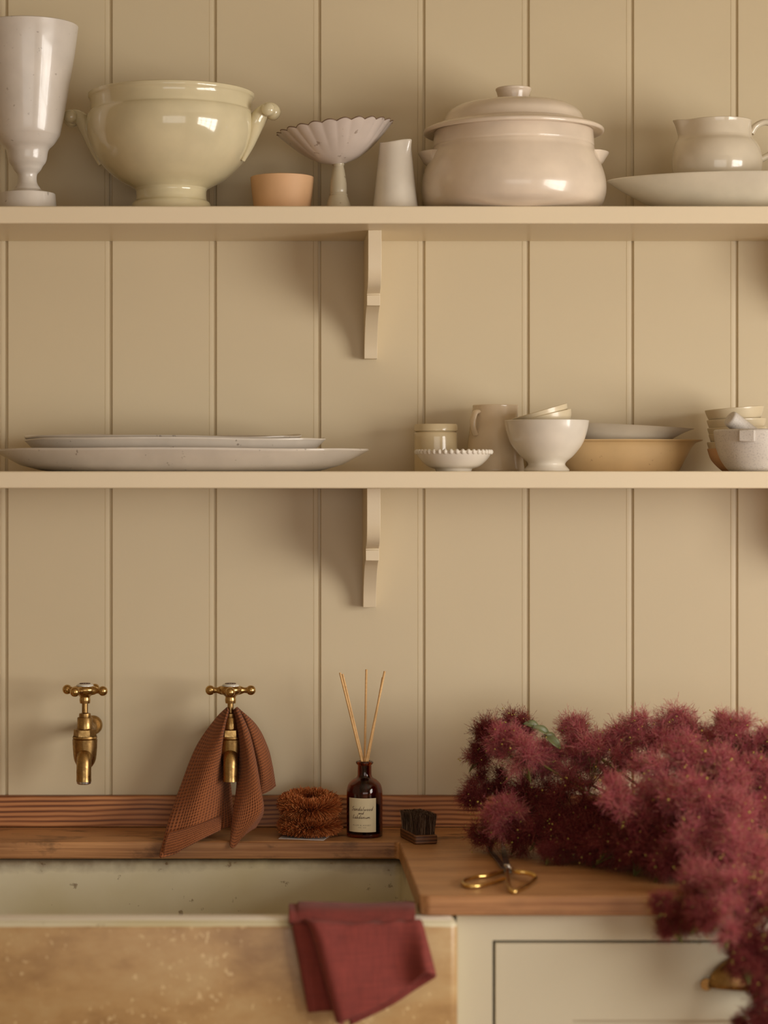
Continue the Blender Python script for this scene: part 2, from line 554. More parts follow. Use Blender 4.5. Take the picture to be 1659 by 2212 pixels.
def sink_material():
    m, nt, bs = newmat('fireclay_sink')
    tc = nt.nodes.new('ShaderNodeTexCoord')
    sep = nt.nodes.new('ShaderNodeSeparateXYZ')
    nt.links.new(tc.outputs['Object'], sep.inputs[0])
    n1 = N(nt, 'ShaderNodeTexNoise', i_Scale=9.0, i_Detail=6.0, i_Roughness=0.6)
    nt.links.new(coords(nt, (1, 1, 2.0)), n1.inputs[0])
    r1 = ramp(nt, [(0.3, srgb(150, 115, 72)), (0.5, srgb(177, 143, 95)), (0.72, srgb(190, 162, 116))])
    nt.links.new(n1.outputs[0], r1.inputs[0])
    tan = r1.outputs[0]
    # pale worn flecks, in patches
    n2 = N(nt, 'ShaderNodeTexNoise', i_Scale=130.0, i_Detail=3.0)
    nt.links.new(coords(nt, (1, 1, 0.8)), n2.inputs[0])
    n3 = N(nt, 'ShaderNodeTexNoise', i_Scale=5.0, i_Detail=3.0)
    nt.links.new(coords(nt), n3.inputs[0])
    fl = mathn(nt, 'ADD', n2.outputs[0], mathn(nt, 'MULTIPLY', n3.outputs[0], 0.45))
    r2 = ramp(nt, [(0.86, (0, 0, 0, 1)), (0.93, (1, 1, 1, 1))])
    nt.links.new(fl, r2.inputs[0])
    tan = mixc(nt, tan, srgb(222, 196, 150), mathn(nt, 'MULTIPLY', r2.outputs[0], 0.7))
    n4 = N(nt, 'ShaderNodeTexNoise', i_Scale=3.0, i_Detail=5.0)
    nt.links.new(coords(nt), n4.inputs[0])
    r4 = ramp(nt, [(0.35, srgb(196, 184, 146)), (0.65, srgb(214, 206, 180))])
    nt.links.new(n4.outputs[0], r4.inputs[0])
    white = r4.outputs[0]
    n5 = N(nt, 'ShaderNodeTexNoise', i_Scale=45.0, i_Detail=4.0)
    nt.links.new(coords(nt, (1, 1, 1)), n5.inputs[0])
    r5 = ramp(nt, [(0.66, (0, 0, 0, 1)), (0.71, (1, 1, 1, 1))])
    nt.links.new(n5.outputs[0], r5.inputs[0])
    white = mixc(nt, white, srgb(110, 84, 48), mathn(nt, 'MULTIPLY', r5.outputs[0], 0.7))
    # grime line below the worktop, on the inner back wall (a tide mark with a ragged edge)
    gz = mathn(nt, 'ADD', sep.outputs[2], mathn(nt, 'MULTIPLY', n5.outputs[0], 0.02))
    gz = mathn(nt, 'ADD', gz, mathn(nt, 'MULTIPLY', n4.outputs[0], 0.05))
    gm = N(nt, 'ShaderNodeMapRange', i_1=0.880, i_2=0.903)
    nt.links.new(gz, gm.inputs[0])
    yb = mathn(nt, 'GREATER_THAN', sep.outputs[1], -0.3)
    white = mixc(nt, white, srgb(92, 66, 34), mathn(nt, 'MULTIPLY', mathn(nt, 'MULTIPLY', gm.outputs[0], yb), 0.75))
    # rim top: white glaze, colour lifted to paint in the direct light
    rimz = mathn(nt, 'GREATER_THAN', sep.outputs[2], 0.8685)
    rimy = mathn(nt, 'LESS_THAN', sep.outputs[1], -0.6)
    white = mixc(nt, white, srgb(247, 241, 228), mathn(nt, 'MULTIPLY', rimz, rimy))
    edge = mathn(nt, 'ADD', sep.outputs[2], mathn(nt, 'MULTIPLY', n1.outputs[0], 0.004))
    low = N(nt, 'ShaderNodeMapRange', i_1=0.8630, i_2=0.8618)
    nt.links.new(edge, low.inputs[0])
    front = mathn(nt, 'LESS_THAN', sep.outputs[1], -0.69)
    k = mathn(nt, 'MULTIPLY', low.outputs[0], front)
    nt.links.new(mixc(nt, white, tan, k), bs.inputs['Base Color'])
    bs.inputs['Roughness'].default_value = 0.34
    bump(nt, bs, n2.outputs[0], 0.12, 0.001)
    return m


def counter_edge_material():
    m = wood('worn_counter_edge', srgb(104, 60, 32), srgb(168, 112, 72), srgb(194, 142, 100), 1, 0.012, 0.42, 0.05, 0.7, 0.0, 2.0)
    return m


M['sink'] = sink_material()

# amber glass
m, nt, bs = newmat('amber_glass')
bs.inputs['Base Color'].default_value = (0.30, 0.055, 0.012, 1)
bs.inputs['Transmission Weight'].default_value = 1.0
bs.inputs['Roughness'].default_value = 0.02
bs.inputs['IOR'].default_value = 1.5
M['amber'] = m
m, nt, bs = newmat('scent_oil')
bs.inputs['Base Color'].default_value = (0.20, 0.05, 0.015, 1)
bs.inputs['Transmission Weight'].default_value = 0.5
bs.inputs['Roughness'].default_value = 0.15
M['oil'] = m

# ------------------------------------------------------------------ room shell
XL, XR, ZT = -2.3, WIN_X, 2.75
PITCH = 225.3 * DW / F
seams = []
x = (11 - VX) * DW / F + 0.0008
while x > XL: x -= PITCH
while x < XR:
    seams.append(x); x += PITCH
prof = [(XL, 0.0)]
for s in seams:
    if s < XL + 0.03 or s > XR - 0.03: continue
    # quirk, bead, groove between boards (profile runs along X; depth in Y, room side negative)
    prof += [(s - 0.0096, 0.0), (s - 0.0090, 0.0008), (s - 0.0084, 0.0001), (s - 0.0045, 0.0), (s - 0.0010, 0.0006), (s - 0.0006, 0.0046), (s + 0.0036, 0.0046), (s + 0.0044, 0.0006), (s + 0.0052, 0.0)]
prof.append((XR, 0.0))
mb = MB()
n = len(prof)
vv = [(a, b, 0.0) for a, b in prof] + [(a, b, ZT) for a, b in prof]
mb.add(vv, [(i, i + 1, n + i + 1, n + i) for i in range(n - 1)])
vb = [(XL, 0.05, 0), (XR, 0.05, 0), (XR, 0.05, ZT), (XL, 0.05, ZT)]
mb.add(vb, [(0, 3, 2, 1)])
struct(mb.build('wall_back', M['wall'], sharp=20, fix=False))
struct(MB().box((XL - 0.1, YF, 0), (XL, 0.05, ZT)).build('wall_left', M['dark_room']))
mb = MB()
mb.box((XL - 0.1, YF - 0.1, 0), (XR + 0.1, YF, FZ0)).box((XL - 0.1, YF - 0.1, FZ1), (XR + 0.1, YF, ZT))
mb.box((XL - 0.1, YF - 0.1, FZ0), (FX0, YF, FZ1)).box((FX1, YF - 0.1, FZ0), (XR + 0.1, YF, FZ1))
struct(mb.build('wall_front', M['room']))
mb = MB()
for k in range(7):
    xx = FX0 + (FX1 - FX0) * k / 6
    mb.box((xx - 0.03, YF - 0.07, FZ0), (xx + 0.03, YF - 0.03, FZ1))
for k in range(4):
    zz = FZ0 + (FZ1 - FZ0) * k / 3
    mb.box((FX0, YF - 0.07, zz - 0.02), (FX1, YF - 0.03, zz + 0.02))
struct(mb.build('window_2', M['room']))
struct(MB().box((XL - 0.1, YF - 0.1, -0.1), (XR + 0.1, 0.05, 0)).build('floor', M['floor']))
struct(MB().box((XL - 0.1, YF - 0.1, ZT), (XR + 0.1, 0.05, ZT + 0.1)).build('ceiling', M['room']))
mb = MB()
mb.box((XR, YF, 0), (XR + 0.1, 0.05, WZ0)).box((XR, YF, WZ1), (XR + 0.1, 0.05, ZT))
mb.box((XR, YF, WZ0), (XR + 0.1, WY0, WZ1)).box((XR, WY1, WZ0), (XR + 0.1, 0.05, WZ1))
struct(mb.build('wall_right', M['room']))
mb = MB()
b = 0.035
mb.box((XR + 0.02, WY0, WZ0), (XR + 0.07, WY0 + 0.05, WZ1)).box((XR + 0.02, WY1 - 0.05, WZ0), (XR + 0.07, WY1, WZ1))
mb.box((XR + 0.02, WY0, WZ0), (XR + 0.07, WY1, WZ0 + 0.05)).box((XR + 0.02, WY0, WZ1 - 0.05), (XR + 0.07, WY1, WZ1))
for k in range(1, 4):
    y = WY0 + (WY1 - WY0) * k / 4
    mb.box((XR + 0.03, y - b / 2, WZ0), (XR + 0.06, y + b / 2, WZ1))
for k in range(1, 3):
    z = WZ0 + (WZ1 - WZ0) * k / 3
    mb.box((XR + 0.03, WY0, z - b / 2), (XR + 0.06, WY1, z + b / 2))
struct(mb.build('window_1', M['room']))

# ------------------------------------------------------------------ shelves and brackets
SY = -0.268
Z_UP, Z_MID, CT = 1.9815, 1.5360, 0.90
o = MB().box((-1.5, SY, 1.9519), (1.95, 0.0, Z_UP)).build('wall_shelf', M['shelf'], bevel=0.0022)
tag(o, 'upper cream painted board shelf, carrying the tureen and lidded casserole', 'shelf', 'painted wall shelves')
o = MB().box((-1.5, SY, 1.5072), (1.95, 0.0, Z_MID)).build('wall_shelf', M['shelf'], bevel=0.0022)
tag(o, 'lower cream painted board shelf, carrying the platters and small bowls', 'shelf', 'painted wall shelves')
bp = [(-0.0, 0.0, 'c'), (-0.174, 0.0, 'c'), (-0.174, -0.045), (-0.170, -0.075), (-0.155, -0.094), (-0.124, -0.105, 'c'), (-0.124, -0.108, 'c'),
      (-0.127, -0.108, 'c'), (-0.127, -0.126, 'c'), (-0.112, -0.127, 'c'), (-0.080, -0.138), (-0.052, -0.160), (-0.034, -0.186), (-0.028, -0.2130, 'c'), (0.0, -0.2130, 'c')]
bp = [(p[0], p[1]) for p in spline(bp, 5)]
for zt, xl, lab in ((1.9519, 0.1795, 'carved cream bracket under the upper shelf, near the middle of the picture'),
                    (1.5072, 0.1775, 'carved cream bracket under the lower shelf, above the reed diffuser'),
                    (1.9519, 0.985, 'cream bracket under the upper shelf at the far right edge'),
                    (1.5072, 0.985, 'cream bracket under the lower shelf at the far right edge')):
    o = MB().prism([(p[0], p[1] + zt) for p in bp], xl, xl + 0.0232, axis='x').build('shelf_bracket', M['shelf'], bevel=0.0012, sharp=25)
    tag(o, lab, 'bracket', 'carved shelf brackets')

# ------------------------------------------------------------------ worktop, upstand, sink, cabinet
mb = MB().box((-1.5, -0.02, CT), (1.95, 0.0, 0.9556))
tag(mb.build('wooden_upstand', M['upstand'], bevel=0.002), 'strip of strongly grained reddish pine along the foot of the panelled wall', 'upstand')


def arc(cx, cy, r, a0, a1, n=6):
    return [(cx + r * math.cos(math.radians(a0 + (a1 - a0) * k / n)), cy + r * math.sin(math.radians(a0 + (a1 - a0) * k / n))) for k in range(n + 1)]


XC, YB, YFR = 0.232, -0.181, -0.6855
poly = [(-1.5, -0.02), (-1.5, YFR), (-0.62, YFR)] + [(-0.62, YB)]
poly += arc(XC - 0.010, YB - 0.010, 0.010, 90, 0) + arc(XC + 0.018, YFR + 0.018, 0.018, 180, 270) + [(1.95, YFR), (1.95, -0.02)]
mb = MB().prism(poly, CT - 0.03, CT)
tag(mb.build('wooden_worktop', M['counter'], bevel=0.003, bseg=3, sharp=30), 'worn brown timber worktop cut out around the sink', 'worktop')

bm = bmesh.new()
x0, x1, y0, y1, z0, z1 = -0.66, 0.2868, -0.72, -0.135, 0.62, 0.8696
vs = [bm.verts.new(p) for p in ((x0, y0, z0), (x1, y0, z0), (x1, y1, z0), (x0, y1, z0), (x0, y0, z1), (x1, y0, z1), (x1, y1, z1), (x0, y1, z1))]
fs = [bm.faces.new([vs[i] for i in f]) for f in ((0, 3, 2, 1), (4, 5, 6, 7), (0, 1, 5, 4), (1, 2, 6, 5), (2, 3, 7, 6), (3, 0, 4, 7))]
iv = [bm.verts.new(p) for p in ((x0 + 0.04, y0 + 0.062, z1), (x1 - 0.05, y0 + 0.062, z1), (x1 - 0.05, y1 - 0.035, z1), (x0 + 0.04, y1 - 0.035, z1))]
lv = [bm.verts.new((v.co.x * 0.985, v.co.y, z0 + 0.035)) for v in iv]
bm.faces.remove(fs[1])
for i in range(4):
    j = (i + 1) % 4
    bm.faces.new((vs[4 + i], vs[4 + j], iv[j], iv[i]))
    bm.faces.new((iv[i], iv[j], lv[j], lv[i]))
bm.faces.new(lv)
bmesh.ops.recalc_face_normals(bm, faces=bm.faces)
me = bpy.data.meshes.new('butler_sink')
bm.to_mesh(me); bm.free()
me.materials.append(M['sink'])
o = bpy.data.objects.new('butler_sink', me); C.objects.link(o)
bv = o.modifiers.new('bevel', 'BEVEL'); bv.width = 0.013; bv.segments = 4
me.polygons.foreach_set('use_smooth', [True] * len(me.polygons))
tag(o, 'old white and tan glazed fireclay sink with a flecked front', 'sink')

cb = thing('base_cabinet', 'cream painted base cabinet under the right end of the worktop', 'cabinet', (0.29, -0.66, 0))
def L(x, y, z): return (x - 0.29, y + 0.66, z)
mb = MB()
XS, XD0, XD1, ZD1, ZD0 = 0.3440, 0.3478, 1.0640, 0.8243, 0.50
v = [L(x_, y_, z_) for y_ in (-0.66, -0.63) for x_, z_ in ((0.2895, 0.1), (1.12, 0.1), (1.12, 0.87), (0.2895, 0.87), (XS, ZD0 - 0.0038), (XD1 + 0.0038, ZD0 - 0.0038), (XD1 + 0.0038, ZD1 + 0.0038), (XS, ZD1 + 0.0038))]
f = []
for i in range(4):
    j = (i + 1) % 4
    f += [(i, j, 4 + j, 4 + i), (8 + i, 12 + i, 12 + j, 8 + j), (i, 8 + i, 8 + j, j), (4 + i, 4 + j, 12 + j, 12 + i)]
mb.add(v, f)
mb.build('face_frame', M['cabinet'], cb, bevel=0.0012)
mb = MB().box(L(0.2895, -0.63, 0.0), L(1.90, -0.02, 0.60)).box(L(0.2895, -0.606, 0.60), L(1.90, -0.02, 0.87)).box(L(-1.4, -0.62, 0.0), L(0.2895, -0.02, 0.6195)).box(L(1.12, -0.65, 0.1), L(1.9, -0.60, 0.87))
mb.build('carcass', M['cabinet'], cb)
mb = MB()
fw = 0.1165
def ring(mb, ax0, ax1, az0, az1, bx0, bx1, bz0, bz1, yf, yr, yp):
    v = [L(x_, yf, z_) for x_, z_ in ((ax0, az0), (ax1, az0), (ax1, az1), (ax0, az1), (bx0, bz0), (bx1, bz0), (bx1, bz1), (bx0, bz1))]
    v += [L(x_, yp, z_) for x_, z_ in ((bx0, bz0), (bx1, bz0), (bx1, bz1), (bx0, bz1))]
    v += [L(x_, yr, z_) for x_, z_ in ((ax0, az0), (ax1, az0), (ax1, az1), (ax0, az1))]
    f = []
    for i in range(4):
        j = (i + 1) % 4
        f += [(i, j, 4 + j, 4 + i), (4 + i, 4 + j, 8 + j, 8 + i), (i, 12 + i, 12 + j, j)]
    f += [(8, 9, 10, 11), (15, 14, 13, 12)]
    mb.add(v, f)
ring(mb, XD0, XD1, ZD0, ZD1, XD0 + fw, XD1 - fw, ZD0 + 0.09, ZD1 - fw, -0.6595, -0.638, -0.6505)
dr = mb.build('drawer', M['cabinet'], cb, bevel=0.0012)
mb = MB().box(L(XS, -0.6375, ZD0 - 0.01), L(XD1 + 0.004, -0.631, ZD1 + 0.004))
mb.build('gap_shade_sheet', M['gap'], cb)  # near-black backing sheet, paints in the shade of the drawer gap
# bin pull
mb = MB()
hx, hz = 0.733, 0.7585
W2, D2, H2 = 0.066, 0.027, 0.052
v, f = [], []
na, nb = 24, 10
for i in range(na + 1):
    u = -1 + 2 * i / na
    env = math.cos(u * PI / 2) ** 0.62 if abs(u) < 1 else 0.0
    for j in range(nb + 1):
        th = (PI / 2) * j / nb
        v.append(L(hx + u * W2, -0.6595 - 0.002 - D2 * env * math.cos(th) ** 0.8, hz + H2 * (0.12 + 0.88 * env) * math.sin(th)))
for i in range(na):
    for j in range(nb):
        f.append((i * (nb + 1) + j, (i + 1) * (nb + 1) + j, (i + 1) * (nb + 1) + j + 1, i * (nb + 1) + j + 1))
mb.add(v, f)
for s in (-1, 1):
    ear = arc(hx + s * (W2 + 0.002) - 0.29, hz + 0.004, 0.0085, 0, 360, 20)[:-1]
    mb.prism([(p[0], p[1]) for p in ear], 0.0005, -0.0035, axis='y')
hd = mb.build('handle', M['brass'], dr, solid=0.002, sharp=50)
hd['label'] = 'brass cup handle'


# ------------------------------------------------------------------ crockery helpers
def pot(name, label, cat, px, Y, zb, prof_px, mat, t=0.005, seg=96, mod=None, group=None, parts=None, rot=(0, 0, 0), nsp=5, floor=None, tz=None):
    """prof_px: (radius px, image y) from base upward; the base stands at zb."""
    k = pxm(Y)
    xw = (px - VX) * k
    pts = []
    for p in prof_px:
        z = CZ + (HZ - p[1]) * k - zb
        pts.append((p[0] * k, max(z, 0.0)) + (('c',) if len(p) > 2 else ()))
    outer = [(r, z) for r, z in spline(pts, nsp)]
    th = thing(name, label, cat, (xw, Y, zb), rot, group)
    body = MB().lathe(shell(outer, t, floor), seg, mod=mod).build('body' if parts is None else parts, mat, th, sharp=50)
    return th, body, k


def yb(Y, zb):
    return HZ - (zb - CZ) / pxm(Y)


# ---- upper shelf
Y1 = -0.172
b1 = yb(Y1, Z_UP)
g, _, k = pot('goblet', 'tall white footed goblet at the left end of the upper shelf', 'goblet', 59, -0.172, Z_UP,
              [(63, b1, 'c'), (63, b1 - 8), (61, 424), (60, 419, 'c'), (34, 412), (27, 405), (21, 394), (21, 378), (26, 371, 'c'), (30, 366), (33, 360), (39, 352, 'c'), (42, 344), (46, 324), (57, 312), (63, 304), (68, 296, 'c'), (72, 286), (82, 236), (92, 176), (102, 118), (110, 58)],
              M['goblet'], 0.006)
# tureen
ft = yb(-0.145, Z_UP)
tu, _, k = pot('soup_tureen', 'large cream open tureen on a ring foot with scrolled handles', 'tureen', 370, -0.145, Z_UP,
               [(86, ft, 'c'), (85, 442), (78, 434), (76, 426), (76, 414, 'c'), (78, 409, 'c'), (90, 402), (118, 386), (147, 360), (166, 333), (179, 300), (183, 276), (182, 258), (179, 248), (175, 243, 'c'), (174.5, 238), (175.5, 222), (177, 216, 'c'), (179.5, 212), (180, 206)],
               M['cream'], 0.007)
for s in (1, -1):
    mb = MB()
    def Hp(dx, y, dy=0.0): return (s * dx * k, dy, CZ + (HZ - y) * k - Z_UP)
    path = [Hp(158, 352), Hp(172, 322), Hp(181, 295), Hp(188, 272), Hp(199, 254), Hp(214, 243), Hp(224, 243), Hp(229, 250), Hp(224, 257), Hp(215, 254)]
    rad = [0.004, 0.0075, 0.011, 0.0145, 0.0135, 0.0115, 0.010, 0.0095, 0.009, 0.006]
    pr = spline([tuple(p) + (r,) for p, r in zip(path, rad)], 5)
    mb.tube([p[:3] for p in pr], [p[3] for p in pr], 14, 1.0, up=(0, 1, 0))
    mb.tube([Hp(219, 248, -0.017), Hp(219, 248, 0.017)], 0.0115, 16)
    mb.ball(Hp(219, 248, -0.017), 0.0115, 14, (1, 0.5, 1)); mb.ball(Hp(219, 248, 0.017), 0.0115, 14, (1, 0.5, 1))
    hd = mb.build('handle', M['cream'], tu, sharp=50)
    for v_ in hd.data.vertices:   # broad straps: wider along the depth
        v_.co.y *= 1.35
tu.rotation_euler = (0, 0, math.radians(-12))
# peach bowl
pb = yb(-0.12, Z_UP)
pot('small_bowl', 'small peach clay bowl between the tureen and the fluted stand', 'bowl', 609.5, -0.12, Z_UP,
    [(57, pb, 'c'), (60, pb - 8), (63, 436), (66, 412), (68, 392), (68.5, 384)], M['peach'], 0.004)
# compote
Yc = -0.15
k = pxm(Yc)
ct_ = thing('cake_stand', 'fluted white pedestal dish with dark scalloped rim, tilted on its stem', 'pedestal dish', ((731 - VX) * k, Yc, Z_UP))
def zc(y): return CZ + (HZ - y) * k - Z_UP
cb0 = yb(Yc, Z_UP)
st = spline([(31 * k, 0.0, 'c'), (30 * k, 0.004), (26 * k, zc(443)), (22 * k, zc(430)), (19 * k, zc(423), 'c'), (20 * k, zc(421), 'c'), (18 * k, zc(417), 'c'), (18.5 * k, zc(408)), (17 * k, zc(390)), (13 * k, zc(366)), (11.5 * k, zc(359), 'c'), (13 * k, zc(356), 'c'), (12 * k, zc(348)), (0.0001, zc(346))], 5)
MB().lathe([(0.0001, 0)] + st, 48).build('stem', M['compote_stem'], ct_, sharp=50)
R = 124 * k
NL = 24
def cmod(a, r, z, i):
    q = min(1.0, max(0.0, (r / R - 0.12) / 0.88))
    lob = abs(math.sin(a * NL / 2))
    return r * (1 + q * 0.055 * (lob - 0.6)), z + q * q * 0.0035 * (lob - 0.5)
bo = spline([(14 * k, -0.002, 'c'), (22 * k, 0.000), (46 * k, 8 * k), (76 * k, 27 * k), (102 * k, 51 * k), (124 * k, 73 * k)], 6)
bi = [(r - 0.004, z + 0.0015) for r, z in reversed(bo) if r > 18 * k]
bwl = MB().lathe(bo + [(R - 0.0015, 74 * k)] + bi + [(0.0001, 0.006)], NL * 10, mod=cmod).build('bowl', M['compote'], ct_, loc=(0, 0, zc(352)), sharp=60)
bwl.rotation_euler = (0, math.radians(-6.0), 0)
def cm2(a, r, z, i):
    rr, zz = cmod(a, R, 73 * k, 0)
    return rr + r, zz + z
rimo = MB().lathe([(0.0007 * math.cos(2 * PI * j / 8), 0.0010 + 0.0009 * math.sin(2 * PI * j / 8)) for j in range(9)], NL * 10, mod=cm2).build('rim', plain('rim_brown', srgb(112, 84, 62), 0.5), bwl)
rimo['label'] = 'bare brown edge'
# white conical jug
jb = yb(-0.17, Z_UP)
def jm(a, r, z, i):
    h = z / 0.116
    w = math.exp(-((math.atan2(math.sin(a + 0.75), math.cos(a + 0.75))) / 0.28) ** 2)
    dip = 0
    if h > 0.8:
        q = (h - 0.8) / 0.2
        return r + 0.006 * w * q, z - 0.004 * q * (1 - w) * (0.5 + 0.5 * math.cos(2 * (a + 0.75) + PI)) * 0.9
    return r, z
pot('milk_jug', 'slim white tapered jug with a small pouring lip', 'jug', 854, -0.17, Z_UP,
    [(47, jb, 'c'), (49, jb - 8), (48, 442), (45, 418), (40, 372), (35.5, 326), (34, 306)], M['white'], 0.0035, mod=jm)
# casserole
Yk = -0.145
kb = yb(Yk, Z_UP)
cs, _, k = pot('casserole_pot', 'large round off-white casserole dish with lid and pointed lugs', 'casserole', 1109, Yk, Z_UP,
               [(150, kb, 'c'), (172, kb - 8), (190, 444), (197, 426), (199, 408), (196, 384), (189, 362), (181, 342), (175, 330), (173, 322, 'c'), (172, 319, 'c'), (173, 317, 'c'), (172, 300), (171, 286)],
               M['casserole'], 0.008)
def zk(y): return CZ + (HZ - y) * k - Z_UP
for s, lo in ((1, 'right'), (-1, 'left')):
    v, f = [], []
    na = 20
    for i in range(na + 1):
        th = math.radians(-17 + 34 * i / na)
        e = 24 * math.cos((i / na - 0.5) * PI) ** 1.0 * k if 0 < i < na else 0.0
        rr = 178 * k
        if i in (0, na): rr -= 0.014
        for (r_, z_) in ((rr - 0.010, zk(327)), (rr + e * 0.5, zk(329)), (rr + 0.003 + e, zk(330)), (rr + 0.003 + e, zk(333)), (rr + 0.004 + e * 0.45, zk(352)), (rr - 0.006, zk(370))):
            v.append((s * r_ * math.cos(th), r_ * math.sin(th), z_))
    for i in range(na):
        for j in range(6):
            j2 = (j + 1) % 6
            f.append((i * 6 + j, (i + 1) * 6 + j, (i + 1) * 6 + j2, i * 6 + j2))
    MB().add(v, f).build('lug', M['casserole'], cs, sharp=45)
lp = spline([(165 * k, zk(284), 'c'), (178 * k, zk(286)), (190 * k, zk(290)), (194 * k, zk(287)), (192 * k, zk(281)), (176 * k, zk(274)), (154 * k, zk(268), 'c'), (150 * k, zk(260)), (143 * k, zk(246)), (126 * k, zk(233)), (100 * k, zk(225)), (60 * k, zk(220)), (34 * k, zk(218), 'c'), (33 * k, zk(214)), (36 * k, zk(200)), (38.5 * k, zk(194)), (36 * k, zk(190.5)), (20 * k, zk(190)), (0.0001, zk(190))], 5)
lid = MB().lathe([(0.0001, zk(262)), (120 * k, zk(268))] + lp, 96).build('lid', M['casserole'], cs, sharp=50)
# pale pointed dish at the right with a creamer in it
Yd = -0.150
k = pxm(Yd)


def oval(name, label, cat, px, Y, zb, a_px, b_m, prof, mat, p=0.35, group=None, rot=(0, 0, 0), part=None, sup=1.0, wav=0.0, parent_only=False):
    """prof: (scale, height m) from base out to rim, then back inside."""
    k = pxm(Y)
    seg = 160
    v, f = [], []
    for i, (s, z) in enumerate(prof):
        for j in range(seg):
            a = 2 * PI * j / seg
            c, sn = math.cos(a), math.sin(a)
            x = math.copysign(abs(c) ** sup, c) * a_px * k
            y = math.copysign(abs(sn) ** (1 + p), sn) * b_m
            zz = z + wav * s * s * (0.6 * math.sin(3 * a + 1) + 0.4 * math.sin(7 * a)) if z > 0.004 else z
            v.append((s * x, s * y, zz))
    n = len(prof)
    for i in range(n - 1):
        for j in range(seg):
            j2 = (j + 1) % seg
            f.append((i * seg + j, i * seg + j2, (i + 1) * seg + j2, (i + 1) * seg + j))
    o = MB().add(v, f).build(name, mat, None, loc=((px - VX) * k, Y, zb), sharp=55)
    o.rotation_euler = rot
    return tag(o, label, cat, group)


hd_ = (yb(Yd, Z_UP) - 392) * k
oval('serving_dish', 'big pale boat-shaped serving dish at the right end of the upper shelf', 'dish', 1612, Yd, Z_UP, 302, 0.118,
     [(0.0001, 0), (0.50, 0.0), (0.58, 0.004), (0.74, 0.020), (0.89, 0.040), (0.985, hd_ - 0.002), (1.0, hd_), (0.992, hd_ + 0.002), (0.97, hd_), (0.87, 0.046), (0.72, 0.026), (0.55, 0.010), (0.3, 0.008), (0.0001, 0.008)], M['bigdish'], 0.25)
Yj = -0.150
jz = Z_UP + 0.0085
cb_ = yb(Yj, jz)
k = pxm(Yj)
def cjm(a, r, z, i):
    h = z / (190 * k)
    da = math.atan2(math.sin(a - PI), math.cos(a - PI))
    if h > 0.55:
        q = min(1, (h - 0.55) / 0.45)
        w = math.exp(-(da / 0.30) ** 2)
        return r + 22 * k * w * q ** 1.6, z + 3 * k * w * q
    return r, z
cj, _, k = pot('creamer', 'round-bellied cream jug standing in the boat-shaped dish', 'jug', 1549, Yj, jz,
               [(62, cb_, 'c'), (64, cb_ - 4), (78, 420), (92, 380), (96, 352), (93, 330), (86, 313), (77, 303), (74, 297, 'c'), (73.5, 292), (73, 275), (74, 264)], M['ivory'], 0.004, mod=cjm)
def Jp(dx, y): return (dx * k, 0, CZ + (HZ - y) * k - jz)
pr = spline([Jp(73, 288), Jp(84, 272), Jp(104, 264), Jp(124, 272), Jp(130, 298), Jp(120, 328), Jp(92, 346)], 6)
MB().tube(pr, 0.0058, 12, 1.5, up=(0, 1, 0)).build('handle', M['ivory'], cj, sharp=60)

# ---- lower shelf: platters
Yp = -0.150
plp = lambda h, t: [(0.0001, 0), (0.70, 0.0), (0.76, 0.003), (0.86, 0.012), (0.95, h * 0.75), (0.99, h - 0.002), (1.0, h), (0.995, h + t * 0.6), (0.97, h + t * 0.2), (0.90, h * 0.62 + t), (0.76, 0.004 + t), (0.6, t), (0.0001, t)]
oval('platter', 'largest white oval platter, lowest of the stack on the lower shelf', 'platter', 392, -0.148, Z_MID, 405, 0.112, plp(0.0365, 0.005), M['platter'], 0.05, 'stacked white platters', sup=0.78, wav=0.0012)
oval('platter', 'middle white oval platter nested in the largest one', 'platter', 378, -0.146, Z_MID + 0.0056, 326, 0.090, plp(0.0495, 0.004), M['platter'], 0.0, 'stacked white platters', sup=0.75, wav=0.0016)
oval('platter', 'topmost thin white platter with brown-edged rim, set back in the stack', 'platter', 352, -0.137, Z_MID + 0.0105, 300, 0.072, plp(0.0510, 0.003), M['platter'], 0.0, 'stacked white platters', sup=0.7, wav=0.0022, rot=(math.radians(2), 0, 0))

# lidded jar, pitcher, scalloped dish
Ya = -0.085
ja = yb(Ya, Z_MID)
jr, _, k = pot('lidded_jar', 'small straw-coloured cylindrical jar with a flat lid', 'jar', 941.5, Ya, Z_MID,
               [(45, ja, 'c'), (46.5, ja - 4), (46.5, 980), (46.5, 936, 'c'), (44, 933)], M['yellow'], 0.004)
zz = lambda y: CZ + (HZ - y) * k - Z_MID
MB().lathe([(0.0001, zz(932)), (45.5 * k, zz(932)), (47 * k, zz(930.5)), (47 * k, zz(920)), (45.5 * k, zz(916.5)), (38 * k, zz(916)), (0.0001, zz(916))], 64).build('lid', M['yellow'], jr, sharp=40)
Yq = -0.085
pq = yb(Yq, Z_MID)
pt, _, k = pot('pitcher', 'tall sandy cream pitcher behind the scalloped dish', 'pitcher', 1068, Yq, Z_MID,
               [(63, pq, 'c'), (65, pq - 4), (63, 1000), (57, 950), (51, 910), (47.5, 882), (47, 876)], M['sand'], 0.004,
               mod=lambda a, r, z, i: (r + (0.005 * math.exp(-((a - 5.2) / 0.25) ** 2) * max(0, (z / 0.115 - 0.7) / 0.3) if z > 0.08 else r * 0), z))
def Pp(dx, y): return (dx * k, 0, CZ + (HZ - y) * k - Z_MID)
MB().tube(spline([Pp(-48, 890), Pp(-57, 893), Pp(-63, 908), Pp(-62, 926), Pp(-56, 940)], 6), 0.0042, 10, 1.6, up=(0, 1, 0)).build('handle', M['sand'], pt, sharp=60)
pt.rotation_euler = (0, 0, math.radians(38))
Ys = -0.205
sb = yb(Ys, Z_MID)
